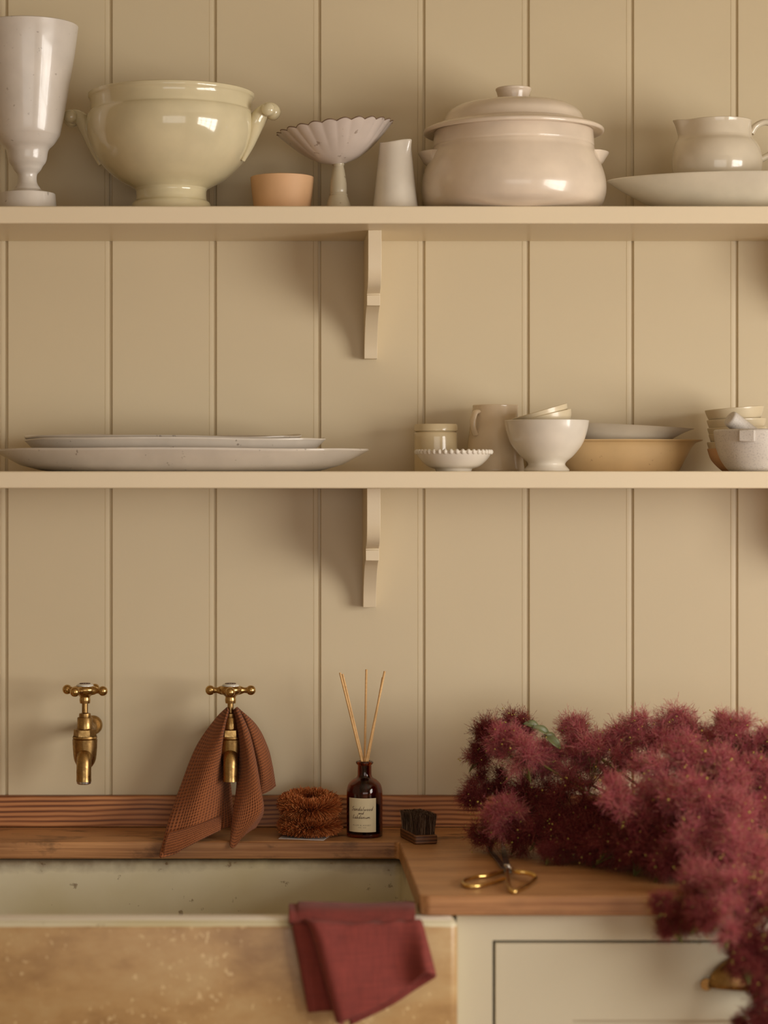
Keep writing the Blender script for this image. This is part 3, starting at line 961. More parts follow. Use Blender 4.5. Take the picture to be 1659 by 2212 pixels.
sd, _, k = pot('scalloped_dish', 'small white dish with a beaded scalloped rim', 'dish', 980, Ys, Z_MID,
               [(38, sb, 'c'), (39, sb - 3), (40, 1013, 'c'), (56, 1007), (70, 995), (79, 983), (82, 975)], M['white'], 0.0035)
mb = MB()
for j in range(40):
    a = 2 * PI * j / 40
    mb.ball((80.5 * k * math.cos(a), 80.5 * k * math.sin(a), CZ + (HZ - 976.5) * k - Z_MID), 5.0 * k, 10, (1, 1, 1.15))
mb.build('beaded_rim', M['white'], sd)
# footed bowl with two tilted bowls in it
Yf = -0.190
fb = yb(Yf, Z_MID)
fbw, _, k = pot('footed_bowl', 'glossy white footed bowl holding two tilted smaller bowls', 'bowl', 1181, Yf, Z_MID,
                [(47, fb, 'c'), (49, fb - 3), (46, 1011), (40, 1004), (43, 997), (56, 986), (71, 968), (80, 952), (87, 930), (91, 909)], M['white'], 0.004)
def zmid(y, Y): return CZ + (HZ - y) * pxm(Y)
nest = spline([(22, 0, 'c'), (24, 3), (38, 12), (52, 28), (60, 46), (63, 60)], 5)
for idx, (px, py, tl, sc, lab) in enumerate(((1186, 956, -13, 1.0, 'lower of two cream bowls tilted inside the white footed bowl'), (1182, 945, -16, 0.98, 'upper of two cream bowls tilted inside the white footed bowl'))):
    kk = pxm(Yf)
    pr_ = [(r * kk * sc, z * kk * sc) for r, z in nest]
    o = MB().lathe(shell(pr_, 0.0032), 72).build('nesting_bowl', M['stackbowl'], None, loc=((px - VX) * kk, Yf + 0.004, zmid(py, Yf)), sharp=50)
    o.rotation_euler = (0, math.radians(tl), 0)
    tag(o, lab, 'bowl', 'bowls nested in the footed bowl')
# pie dish and plate on it
Yt = -0.130
def inout(pr, t):
    z0_ = pr[0][1]
    inn = [(r - t, z) for r, z in reversed(pr) if z > z0_ + 0.007]
    return [(0.0001, z0_)] + pr + inn + [(inn[-1][0] * 0.92, z0_ + 0.006), (0.0001, z0_ + 0.006)]
pd = spline([(0.70, 0, 'c'), (0.715, 0.001), (0.77, 0.016), (0.83, 0.033), (0.88, 0.0455), (0.92, 0.0515, 'c'), (0.985, 0.0545), (1.0, 0.0565)], 4)
o = oval('pie_dish', 'wide tan stoneware dish with a narrow lip, under the greyish bowl', 'dish', 1335, -0.082, Z_MID, 183, 0.070, inout(pd, 0.035), M['tan'], 0.0)
gp = spline([(0.42, -0.046, 'c'), (0.44, -0.045), (0.54, -0.02), (0.62, 0.0), (0.71, 0.010), (0.82, 0.019), (0.94, 0.0265), (1.0, 0.0295)], 4)
Yt = -0.080
o = oval('shallow_bowl', 'shallow greyish bowl sitting tilted in the tan dish', 'bowl', 1340, Yt, CZ + (HZ - 955) * pxm(Yt), 158, 0.062, inout(gp, 0.03), M['greyplate'], 0.0, rot=(0, math.radians(2.8), 0))
# stack of little bowls
Yr = -0.105
kk = pxm(Yr)
sp = spline([(30, 0, 'c'), (32, 2), (44, 12), (56, 26), (62, 42), (63, 47)], 4)
labs = ['peach clay bowl, lowest of the small bowl stack', 'second bowl from the bottom of the small bowl stack', 'third bowl from the bottom of the small bowl stack',
        'third bowl from the top of the small bowl stack', 'chipped bowl just below the top of the small stack', 'topmost cream bowl of the small stack, tilted']
zs = Z_MID
for i in range(6):
    ryi = (yb(Yr, Z_MID) - [970, 956, 940, 924, 906, 882][i]) * kk
    h = 47 * kk
    tl = [0, 0, 1, -1.5, -2.0, -4.5][i]
    o = MB().lathe(shell([(r * kk, z * kk * (1.0 if i else ryi / h)) for r, z in sp], 0.0028), 72).build('small_bowl', M['peach'] if i == 0 else M['stackbowl'], None,
            loc=((1592 + [0, -1, 2, 1, 0, -2][i] - VX) * kk, Yr, Z_MID + (0 if i == 0 else ryi - h)), sharp=50)
    o.rotation_euler = (0, math.radians(tl), 0)
    tag(o, labs[i], 'bowl', 'stack of small bowls')
# mortar and pestle
Ym = -0.200
mbz = yb(Ym, Z_MID)
def mm(a, r, z, i):
    return (r, z)
mo, _, k = pot('mortar', 'speckled white stone mortar with a square lug, at the shelf right edge', 'mortar', 1629, Ym, Z_MID,
               [(50, mbz, 'c'), (54, mbz - 2), (62, 1008), (74, 988), (82, 962), (86, 936), (86, 931)], M['marble'], 0.011, floor=0.02)
mb = MB()
ang = math.radians(-112)
dirv = Vector((math.cos(ang), math.sin(ang), 0)); side = Vector((-dirv.y, dirv.x, 0))
z1_, z0_ = CZ + (HZ - 930) * k - Z_MID, CZ + (HZ - 956) * k - Z_MID
r0_, r1_ = 80 * k, 93 * k
w_ = 17 * k
vs_ = [dirv * r0_ - side * w_, dirv * r1_ - side * w_, dirv * r1_ + side * w_, dirv * r0_ + side * w_]
mb.add([(p.x, p.y, z0_) for p in vs_] + [(p.x, p.y, z1_) for p in vs_], [(0, 3, 2, 1), (4, 5, 6, 7), (0, 1, 5, 4), (1, 2, 6, 5), (2, 3, 7, 6), (3, 0, 4, 7)])
mb.build('lug', M['marble'], mo, bevel=0.002)
pe0 = at(1662, 968, Ym + 0.012); pe1 = at(1575, 902, Ym - 0.012)
ax = (pe1 - pe0); Lp = ax.length
pr = spline([(0.0001, 0.0), (0.012, 0.002), (0.016, 0.012), (0.0145, 0.035), (0.0140, Lp * 0.7), (0.0145, Lp - 0.008), (0.0135, Lp - 0.002), (0.009, Lp), (0.0001, Lp)], 5)
o = MB().lathe(pr, 32).build('pestle', M['marble'], None, loc=pe0, sharp=50)
o.rotation_mode = 'QUATERNION'; o.rotation_quaternion = ax.to_track_quat('Z', 'Y')
tag(o, 'stubby stone pestle leaning in the mortar', 'pestle')


# ------------------------------------------------------------------ taps
def tap(name, label, px, Ytap, twist, chrome_tip, dx_flange=0.0, lean=0.0, ytop=1490):
    k = pxm(Ytap)
    o0 = at(px, 1620, Ytap)
    t = thing(name, label, 'tap', tuple(o0), (0, 0, 0), 'brass wall taps')
    def z(y): return CZ + (HZ - y) * k - o0.z
    mb = MB()
    # barrel with rounded bottom, collar and hexagonal shoulder
    pr = spline([(0.0001, z(1662)), (9 * k, z(1661)), (17 * k, z(1654)), (23.5 * k, z(1641)), (26 * k, z(1620)), (27 * k, z(1599)), (27 * k, z(1597), 'c'), (25 * k, z(1595.5), 'c'), (27 * k, z(1594), 'c'), (26 * k, z(1590), 'c')], 5)
    mb.lathe(pr, 40)
    mb.lathe([(25 * k, z(1590)), (24 * k, z(1576)), (17.5 * k, z(1573))], 6)
    mb.lathe([(17 * k, z(1574)), (16.5 * k, z(1551)), (15 * k, z(1549)), (0.0001, z(1549))], 32)
    # spout: comes forward out of the barrel and turns down
    sp_ = spline([(0, 0.004, z(1626)), (0, -12 * k, z(1628)), (0, -24 * k, z(1638)), (0, -29 * k, z(1655)), (0, -30 * k, z(1684))], 6)
    mb.tube(sp_, [16 * k] * (len(sp_) - 1) + [16.3 * k], 24)
    # inlet pipe to the wall and flange
    mb.tube([(0, 0, z(1584)), (dx_flange, -Ytap - 0.001, z(1580))], 12 * k, 24)
    mb.tube([(dx_flange, -Ytap - 0.010, z(1580)), (dx_flange, -Ytap - 0.006, z(1580)), (dx_flange, -Ytap, z(1580))], [17 * k, 21 * k, 21.5 * k], 32)
    mb.build('body', M['brass'], t, sharp=40)
    mb = MB()
    mb.lathe([(12.5 * k, z(1549)), (13 * k, z(1545)), (12.5 * k, z(1541)), (7.5 * k, z(1540)), (6.6 * k, z(1539)), (6.6 * k, z(1519)), (0.0001, z(1519))], 28)
    mb.build('spindle', M['brass'], t, sharp=40)
    mb = MB()
    mb.lathe(spline([(0.0001, z(1519)), (11 * k, z(1519), 'c'), (12 * k, z(1512)), (11.5 * k, z(1505)), (16 * k, z(1501)), (23 * k, z(1496)), (25 * k, z(1488)), (21 * k, z(1482), 'c'), (0.0001, z(1481.5))], 4), 32)
    for q in range(4):
        a = twist + q * PI / 2
        pts = spline([(r * k * math.cos(a), r * k * math.sin(a), z(y), rr * k) for r, y, rr in ((12, 1491, 11), (22, 1491, 9), (30, 1491, 6), (36, 1491, 6.8))], 5)
        mb.tube([p[:3] for p in pts], [p[3] for p in pts], 16)
        mb.ball((44 * k * math.cos(a), 44 * k * math.sin(a), z(1491)), 10.6 * k, 20)
    h = mb.build('cross_handle', M['brass_bright'], t, sharp=50)
    mb = MB()
    mb.lathe([(0.0001, z(1482)), (18.5 * k, z(1482)), (18.5 * k, z(1479.5)), (15 * k, z(1477)), (0.0001, z(1476.3))], 40)
    cap = mb.build('porcelain_cap', M['porcelain'], h, sharp=50)
    cap['label'] = 'white porcelain cap with dark marks'
    mb = MB()
    for (a0, a1, r) in ((-160, -20, 12), (20, 160, 12)):
        mb.tube([(r * k * math.cos(math.radians(a0 + (a1 - a0) * j / 12)), r * k * math.sin(math.radians(a0 + (a1 - a0) * j / 12)), z(1476.7)) for j in range(13)], 0.0006, 6)
    for xx in (-6, -1, 4):
        mb.tube([(xx * k, -4 * k, z(1476.3)), ((xx + 2.5) * k, 4 * k, z(1476.3))], 0.0006, 6)
    mb.build('mark', M['ink'], cap)
    if chrome_tip:
        mb = MB()
        mb.lathe([(15.8 * k, z(1682)), (15.4 * k, z(1688)), (12 * k, z(1690)), (11 * k, z(1686)), (0.0001, z(1686))], 28, c=(0, -30 * k, 0))
        mb.build('spout_tip', M['chrome'], t)['label'] = 'chrome spout tip'
    return t


tap('brass_tap', 'brass wall tap with cross handle, bare, at the left', 183.5, -0.105, math.radians(-25), True, 0.006)
tap('brass_tap', 'brass wall tap with a brown cloth hung round it', 498, -0.105, math.radians(-90), False, 0.0)


# ------------------------------------------------------------------ cloths
def sheet(mb, cols, nu, nv, uv0=(0, 0), uvs=(1, 1), wr=0.0, seed=0):
    R_ = [resample(spline([tuple(p) for p in c], 8), nv) for c in cols]
    A = np.array(R_)                      # cols, nv, 3
    out = np.array([np.array(resample_u(A[:, j], nu)) for j in range(nv)])   # nv, nu, 3
    r_ = np.random.default_rng(seed)
    ph = r_.uniform(0, 6, 6)
    v, uv, f = [], [], []
    for j in range(nv):
        for i in range(nu):
            p = out[j, i].copy()
            u, w = i / (nu - 1), j / (nv - 1)
            if wr:
                p[1] += wr * (math.sin(9 * u + 2 * w + ph[0]) + 0.6 * math.sin(17 * u - 5 * w + ph[1]) + 0.4 * math.sin(23 * w + 6 * u + ph[2]))
            v.append(p); uv.append((uv0[0] + u * uvs[0], uv0[1] + w * uvs[1]))
    for j in range(nv - 1):
        for i in range(nu - 1):
            f.append((j * nu + i, j * nu + i + 1, (j + 1) * nu + i + 1, (j + 1) * nu + i))
    mb.add(v, f, 0, uv)


def resample_u(P, nu):
    S = np.array(spline([tuple(p) for p in P], 8))
    t = np.linspace(0, len(S) - 1, nu)
    i0 = np.clip(np.floor(t).astype(int), 0, len(S) - 2)
    fr = (t - i0)[:, None]
    return S[i0] * (1 - fr) + S[i0 + 1] * fr


mb = MB()
A = lambda *pts: [tuple(at(x, y, Y)) for x, y, Y in pts]
# left lobe: from the spindle out to the lower left, wrapping forward over the worktop edge
sheet(mb, [
    A((493, 1531, -0.088), (478, 1562, -0.075), (458, 1600, -0.060), (452, 1650, -0.050), (450, 1700, -0.050), (450, 1770, -0.06)),
    A((491, 1528, -0.092), (466, 1553, -0.080), (425, 1612, -0.066), (393, 1692, -0.085), (366, 1772, -0.145), (348, 1846, -0.196)),
    A((492, 1529, -0.108), (468, 1568, -0.112), (440, 1630, -0.118), (415, 1706, -0.135), (392, 1782, -0.170), (374, 1846, -0.200)),
    A((492, 1531, -0.120), (474, 1580, -0.132), (458, 1640, -0.136), (440, 1710, -0.146), (425, 1775, -0.170), (408, 1826, -0.197)),
    A((493, 1533, -0.122), (481, 1580, -0.134), (474, 1640, -0.128), (470, 1706, -0.122), (462, 1770, -0.140), (450, 1800, -0.160)),
    A((494, 1534, -0.112), (484, 1580, -0.112), (480, 1640, -0.098), (488, 1706, -0.090), (495, 1750, -0.10), (500, 1784, -0.120)),
    A((495, 1535, -0.098), (490, 1580, -0.085), (490, 1640, -0.070), (498, 1700, -0.070), (502, 1745, -0.08), (503, 1776, -0.10)),
], 60, 60, (0, 0), (1, 1.3), 0.0008, 1)
# doubled hem at the lower left
sheet(mb, [
    A((364, 1800, -0.190), (356, 1822, -0.199), (352, 1848, -0.203)),
    A((400, 1790, -0.184), (393, 1812, -0.197), (387, 1838, -0.204)),
    A((440, 1776, -0.165), (436, 1795, -0.182), (432, 1815, -0.194)),
    A((478, 1762, -0.130), (478, 1778, -0.148), (476, 1794, -0.160)),
], 30, 10, (0, 1.0), (1, 0.25), 0.0004, 5)
# right side: rear lobe and the front strip with the curled tip
sheet(mb, [
    A((502, 1534, -0.098), (508, 1580, -0.085), (512, 1630, -0.078), (512, 1690, -0.085), (508, 1740, -0.105), (505, 1800, -0.150)),
    A((506, 1532, -0.112), (516, 1580, -0.118), (519, 1640, -0.118), (514, 1702, -0.125), (504, 1768, -0.155), (497, 1824, -0.186)),
    A((509, 1530, -0.122), (525, 1578, -0.136), (534, 1640, -0.142), (534, 1706, -0.150), (524, 1772, -0.172), (506, 1831, -0.190)),
    A((512, 1529, -0.120), (534, 1578, -0.132), (546, 1640, -0.142), (556, 1704, -0.150), (562, 1752, -0.165), (530, 1802, -0.180)),
    A((513, 1528, -0.108), (537, 1580, -0.112), (552, 1640, -0.118), (562, 1700, -0.124), (569, 1752, -0.138), (552, 1788, -0.155)),
], 50, 60, (1.2, 0), (0.8, 1.3), 0.0008, 2)
sheet(mb, [
    A((508, 1530, -0.092), (522, 1560, -0.090), (538, 1620, -0.090), (544, 1680, -0.085), (540, 1722, -0.075)),
    A((510, 1528, -0.095), (532, 1552, -0.098), (555, 1620, -0.106), (566, 1680, -0.105), (560, 1718, -0.098)),
    A((512, 1528, -0.092), (546, 1562, -0.088), (572, 1620, -0.092), (583, 1670, -0.094), (582, 1708, -0.090)),
    A((512, 1528, -0.088), (553, 1566, -0.070), (577, 1612, -0.072), (588, 1655, -0.076), (595, 1698, -0.074)),
], 36, 50, (2.1, 0), (0.6, 1.0), 0.0006, 3)
o = mb.build('dish_cloth', M['brown_cloth'], None, solid=0.0022, sharp=180)
tag(o, 'rust brown waffle weave cloth draped round the right brass tap', 'cloth')

mb = MB()
def tcol(pts, xin, ytop=1950, lift=0.0):
    """over the sink rim from inside, then down the front through the given points"""
    x = pts[0][0]
    k_ = (x - VX)
    def X(Y): return k_ * (DW + Y) / F
    base = [(X(-0.64), -0.628, 0.80), (X(-0.64), -0.636, 0.852), (X(-0.655), -0.650, 0.8790 + lift), (X(-0.68), -0.676, 0.8830 + lift), (X(-0.705), -0.708, 0.8800 + lift), (X(-0.725), -0.729, 0.8660 + lift)]
    return base + [tuple(at(px, py, Y)) for px, py, Y in pts[1:]]
# rear layer on the left
sheet(mb, [
    tcol([(624, 0, 0), (630, 1996, -0.733), (643, 2060, -0.736), (654, 2120, -0.736), (666, 2187, -0.734)], 0),
    tcol([(650, 0, 0), (658, 1998, -0.742), (674, 2060, -0.746), (690, 2120, -0.744), (702, 2184, -0.742)], 0),
    tcol([(700, 0, 0), (712, 2000, -0.734), (730, 2060, -0.736), (745, 2120, -0.734), (760, 2180, -0.734)], 0),
], 24, 50, (0, 0), (0.4, 1), 0.0006, 8)
# inner fold layer, shows below the front hem on the right
sheet(mb, [
    tcol([(700, 0, 0), (715, 2000, -0.738), (735, 2090, -0.738), (748, 2160, -0.738), (756, 2216, -0.737)], 0),
    tcol([(790, 0, 0), (800, 2000, -0.736), (815, 2080, -0.737), (830, 2140, -0.738), (838, 2176, -0.738)], 0),
    tcol([(850, 0, 0), (862, 2000, -0.734), (880, 2060, -0.735), (890, 2110, -0.736), (898, 2138, -0.736)], 0),
    tcol([(892, 0, 0), (908, 1995, -0.734), (922, 2040, -0.735), (932, 2080, -0.740), (941, 2112, -0.744)], 0),
], 36, 50, (0, 0), (1, 1), 0.0006, 9)
# front panel
sheet(mb, [
    tcol([(664, 0, 0), (676, 1996, -0.738), (703, 2080, -0.741), (726, 2160, -0.743), (742, 2215, -0.742)], 0, lift=0.001),
    tcol([(644, 0, 0), (664, 1992, -0.752), (692, 2080, -0.757), (714, 2160, -0.760), (728, 2209, -0.758)], 0, lift=0.002),
    tcol([(668, 0, 0), (684, 1996, -0.762), (708, 2080, -0.768), (730, 2160, -0.770), (742, 2206, -0.766)], 0, lift=0.003),
    tcol([(720, 0, 0), (733, 2000, -0.752), (752, 2085, -0.760), (770, 2150, -0.762), (782, 2190, -0.758)], 0, lift=0.002),
    tcol([(780, 0, 0), (790, 2000, -0.748), (808, 2080, -0.750), (826, 2130, -0.752), (838, 2162, -0.750)], 0, lift=0.001),
    tcol([(838, 0, 0), (848, 1995, -0.742), (865, 2050, -0.742), (876, 2100, -0.745), (884, 2130, -0.746)], 0, lift=0.002),
    tcol([(880, 0, 0), (896, 1990, -0.740), (908, 2030, -0.748), (914, 2070, -0.758), (920, 2102, -0.764)], 0, lift=0.003),
    tcol([(897, 0, 0), (910, 1988, -0.735), (922, 2030, -0.742), (933, 2072, -0.748), (942, 2109, -0.752)], 0, lift=0.002),
], 80, 70, (0, 0), (1.2, 1), 0.0012, 10)
o = mb.build('linen_towel', M['red_cloth'], None, solid=0.0022, sharp=180)
tag(o, 'folded russet red linen towel hung over the front rim of the sink', 'towel')


# ------------------------------------------------------------------ reed diffuser
Yb_ = -0.118
kb_ = pxm(Yb_)
bx = (787.5 - VX) * kb_
bt = thing('diffuser_bottle', 'amber glass diffuser bottle with a cream paper label and reeds', 'bottle', (bx, Yb_, CT))
yb_base = yb(Yb_, CT)
def zb_(y): return (yb_base - y) * kb_
RB = 38.8 * kb_
outer = [(p[0], p[1]) for p in spline([(33 * kb_, 0.0, 'c'), (37 * kb_, 0.0008), (38.8 * kb_, 0.004), (38.8 * kb_, 0.03), (38.8 * kb_, zb_(1718)), (38.3 * kb_, zb_(1706)), (34.5 * kb_, zb_(1693)), (26 * kb_, zb_(1684)), (18 * kb_, zb_(1679)), (15.5 * kb_, zb_(1674)), (15 * kb_, zb_(1664)), (15 * kb_, zb_(1652), 'c'), (17.5 * kb_, zb_(1650)), (19 * kb_, zb_(1647)), (17.5 * kb_, zb_(1644)), (14 * kb_, zb_(1643.5)), (11.5 * kb_, zb_(1645)), (11 * kb_, zb_(1652))], 5)]
inner = spline([(11 * kb_, zb_(1652)), (11.5 * kb_, zb_(1676)), (16 * kb_, zb_(1683)), (26 * kb_, zb_(1690)), (33 * kb_, zb_(1700)), (35.5 * kb_, zb_(1716)), (35.5 * kb_, 0.02), (34 * kb_, 0.007), (20 * kb_, 0.005), (0.0001, 0.005)], 4)
MB().lathe([(0.0001, 0.001)] + outer + inner[1:], 72).build('glass', M['amber'], bt, sharp=50)
liq = spline([(0.0001, 0.0056), (20 * kb_, 0.0056), (33.6 * kb_, 0.0076), (35.2 * kb_, 0.02), (35.2 * kb_, zb_(1722), 'c'), (0.0001, zb_(1722))], 4)
MB().lathe(liq, 48).build('scented_oil', M['oil'], bt, sharp=50)
# label wrapped on the glass; x in -1..1 maps on the angle
LA0, LA1 = math.radians(-59.5), math.radians(36)
LZ0, LZ1 = zb_(1792), zb_(1719.5)
def onlab(u, w, r):
    a = LA0 + (LA1 - LA0) * u
    return (r * math.sin(a), -r * math.cos(a), LZ0 + (LZ1 - LZ0) * w)
v, f = [], []
nl = 30
for j in range(nl + 1):
    for w in (0, 1):
        v.append(onlab(j / nl, w, RB + 0.0003))
for j in range(nl + 1):
    for w in (0, 1):
        v.append(onlab(j / nl, w, RB + 0.00005))
for j in range(nl):
    a = 2 * j
    f.append((a, a + 2, a + 3, a + 1))
    b0 = 2 * (nl + 1) + a
    f.append((b0, b0 + 1, b0 + 3, b0 + 2))
lab = MB().add(v, f).build('label', M['label'], bt, fix=False)
lab['label'] = 'cream paper label with handwriting'
# handwriting, single strokes in an x-height 0.45 box
G = {
    'S': (0.5, [[(0.45, 0.92), (0.3, 1.0), (0.12, 0.88), (0.15, 0.7), (0.32, 0.5), (0.36, 0.25), (0.2, 0.02), (0.0, 0.12)]]),
    'a': (0.42, [[(0.32, 0.38), (0.18, 0.45), (0.04, 0.28), (0.06, 0.05), (0.2, 0.03), (0.32, 0.3), (0.33, 0.08), (0.42, 0.03)]]),
    'n': (0.45, [[(0.0, 0.43), (0.05, 0.2), (0.05, 0.0)], [(0.05, 0.2), (0.18, 0.43), (0.3, 0.38), (0.3, 0.05), (0.42, 0.03)]]),
    'd': (0.45, [[(0.3, 0.35), (0.15, 0.45), (0.02, 0.25), (0.06, 0.03), (0.2, 0.04), (0.34, 0.5), (0.42, 1.0)], [(0.34, 0.5), (0.32, 0.1), (0.44, 0.02)]]),
    'l': (0.25, [[(0.2, 1.0), (0.1, 0.5), (0.06, 0.08), (0.2, 0.02)]]),
    'w': (0.6, [[(0.0, 0.43), (0.06, 0.05), (0.2, 0.1), (0.27, 0.4), (0.3, 0.06), (0.45, 0.1), (0.52, 0.45)]]),
    'o': (0.38, [[(0.18, 0.45), (0.02, 0.25), (0.08, 0.02), (0.26, 0.08), (0.3, 0.32), (0.18, 0.45)]]),
    'L': (0.42, [[(0.2, 1.0), (0.12, 0.5), (0.05, 0.05), (0.2, 0.06), (0.42, 0.1)]]),
    'b': (0.4, [[(0.14, 1.0), (0.06, 0.5), (0.04, 0.05), (0.2, 0.0), (0.3, 0.2), (0.2, 0.4), (0.06, 0.3)]]),
    'u': (0.45, [[(0.03, 0.43), (0.05, 0.1), (0.18, 0.02), (0.32, 0.2), (0.34, 0.43)], [(0.33, 0.3), (0.34, 0.05), (0.45, 0.03)]]),
    'm': (0.66, [[(0.0, 0.43), (0.04, 0.0)], [(0.04, 0.2), (0.14, 0.42), (0.24, 0.36), (0.24, 0.02)], [(0.24, 0.2), (0.36, 0.42), (0.48, 0.36), (0.5, 0.05), (0.62, 0.03)]]),
}
aspect = (LZ1 - LZ0) / (RB * (LA1 - LA0))     # so letters keep their proportions
def write(mb, text, u0, u1, w0, h, r=0.00034):
    u = u0
    adv = (u1 - u0) / (sum(G[c_][0] + 0.07 for c_ in text) * h * aspect)
    for ch in text:
        wd_, strokes = G[ch]
        for s_ in strokes:
            pts = spline([(u + (p[0] * adv + 0.22 * p[1]) * h * aspect, w0 + p[1] * h) for p in s_], 4)
            mb.tube([onlab(a_, b_, RB + 0.00035) for a_, b_ in pts], r, 6)
        u += (wd_ + 0.07) * h * aspect * adv
mb = MB()
write(mb, 'Sandalwood', 0.14, 0.88, 0.635, 0.120)
write(mb, 'and', 0.39, 0.57, 0.53, 0.085)
write(mb, 'Labdanum', 0.18, 0.79, 0.40, 0.115)
mb.build('handwriting', M['ink'], lab)
def smalltext(txt, uc, w0, h, width):
    cu = bpy.data.curves.new('txt', 'FONT'); cu.body = txt; cu.size = 1.0; cu.space_character = 1.25
    ob = bpy.data.objects.new('txt', cu); C.objects.link(ob)
    bpy.context.view_layer.update()
    me = bpy.data.meshes.new_from_object(ob.evaluated_get(bpy.context.evaluated_depsgraph_get()))
    vs = [tuple(v_.co) for v_ in me.vertices]; fs_ = [tuple(p.vertices) for p in me.polygons]
    bpy.data.objects.remove(ob); bpy.data.curves.remove(cu); bpy.data.meshes.remove(me)
    xs = [v_[0] for v_ in vs]; x0_, x1_ = min(xs), max(xs)
    return [onlab(uc + ((v_[0] - x0_) / (x1_ - x0_) - 0.5) * width, w0 + v_[1] * h, RB + 0.00045) for v_ in vs], fs_
mb = MB()
mb.add(*smalltext('PLUM & ASHBY', 0.5, 0.185, 0.055, 0.62))
for ua, ub in ((0.38, 0.49), (0.54, 0.65)):      # two faint words too small to read
    mb.tube([onlab(ua + (ub - ua) * q / 6, 0.135, RB + 0.0003) for q in range(7)], 0.00028, 6)
mb.build('small_print', M['greyink'], lab, fix=False)

reeds = [((780.5, 1640, -0.004), (734.5, 1453, 0.000), 'left reed of the pair leaning left in the amber bottle'),
         ((783.5, 1640, 0.004), (740, 1456, 0.012), 'right reed of the pair leaning left in the amber bottle'),
         ((788, 1640, 0.006), (791.5, 1446, 0.010), 'single upright reed in the middle of the amber bottle'),
         ((792, 1640, -0.003), (831, 1450, -0.008), 'front reed of the pair leaning right in the amber bottle'),
         ((795, 1640, 0.004), (827, 1463, 0.008), 'rear reed of the pair leaning right in the amber bottle')]
for (a, b_, lab_) in reeds:
    top = at(b_[0], b_[1], Yb_ + b_[2]); nk = at(a[0], a[1], Yb_ + a[2])
    d_ = (top - nk).normalized()
    bot = nk - d_ * ((nk.z - (CT + 0.075)) / d_.z)
    o = MB().tube([bot - nk, Vector((0, 0, 0)), top - nk], 0.0020, 10).build('diffuser_reed', M['reed'], None, loc=nk, sharp=50)
    tag(o, lab_, 'reed', 'reeds in the diffuser bottle')


# ------------------------------------------------------------------ fibres: numpy tubes
def hairs(P, R0, taper=0.55, sides=3):
    """P: (n, s, 3) polylines, radius tapering; returns verts, faces"""
    n, s, _ = P.shape
    T = np.gradient(P, axis=1)
    T /= np.linalg.norm(T, axis=2, keepdims=True) + 1e-9
    ref = np.where(np.abs(T[..., 2:3]) < 0.9, np.array([0, 0, 1.0]), np.array([1.0, 0, 0]))
    U = np.cross(T, ref); U /= np.linalg.norm(U, axis=2, keepdims=True) + 1e-9
    W = np.cross(T, U)
    rad = np.linspace(1.0, taper, s)[None, :, None] * (R0 if np.isscalar(R0) else R0[:, None, None])
    V = np.empty((n, s, sides, 3))
    for k in range(sides):
        a = 2 * PI * k / sides
        V[:, :, k] = P + (U * math.cos(a) + W * math.sin(a)) * rad
    idx = np.arange(n * s * sides).reshape(n, s, sides)
    a = idx[:, :-1, :]; b = np.roll(idx, -1, 2)[:, :-1, :]; c = np.roll(idx, -1, 2)[:, 1:, :]; d = idx[:, 1:, :]
    F_ = np.stack([a, b, c, d], -1).reshape(-1, 4)
    return V.reshape(-1, 3), F_


def fast_mesh(name, parts, mats):
    """parts: list of (verts, quads, material index)"""
    V = np.concatenate([p[0] for p in parts]); off = 0; Fs, Ms = [], []
    for v, f, mi in parts:
        Fs.append(f + off); Ms.append(np.full(len(f), mi)); off += len(v)
    Fq = np.concatenate(Fs); Mi = np.concatenate(Ms)
    me = bpy.data.meshes.new(name)
    me.vertices.add(len(V)); me.vertices.foreach_set('co', V.astype(np.float32).ravel())
    me.loops.add(Fq.size); me.loops.foreach_set('vertex_index', Fq.astype(np.int32).ravel())
    me.polygons.add(len(Fq)); me.polygons.foreach_set('loop_start', (np.arange(len(Fq)) * 4).astype(np.int32))
    for m_ in mats: me.materials.append(m_)
    me.polygons.foreach_set('material_index', Mi.astype(np.int32))
    me.polygons.foreach_set('use_smooth', np.ones(len(Fq), bool))
    me.update(calc_edges=True)
    return me


def quadballs(Cn, r):
    """small octahedral seeds as quads (degenerate poles avoided with cubes pushed round)"""
    cube = np.array([(-1, -1, -1), (1, -1, -1), (1, 1, -1), (-1, 1, -1), (-1, -1, 1), (1, -1, 1), (1, 1, 1), (-1, 1, 1)], float) * 0.62
    fq = np.array([(0, 3, 2, 1), (4, 5, 6, 7), (0, 1, 5, 4), (1, 2, 6, 5), (2, 3, 7, 6), (3, 0, 4, 7)])
    V = (Cn[:, None, :] + cube[None] * (r[:, None, None])).reshape(-1, 3)
    F_ = (fq[None] + 8 * np.arange(len(Cn))[:, None, None]).reshape(-1, 4)
    return V, F_


def dirs(n):
    d = rng.normal(size=(n, 3)); d /= np.linalg.norm(d, axis=1, keepdims=True)
    return d


# ------------------------------------------------------------------ scrubber, brush, card
Ysc = -0.115
ksc = pxm(Ysc)
sx = (669.5 - VX) * ksc
sr = thing('coir_scrubber', 'round rust brown coir fibre scrubber beside the amber bottle', 'scrubber', (sx, Ysc, CT + 0.0015), (0, 0, math.radians(8)))


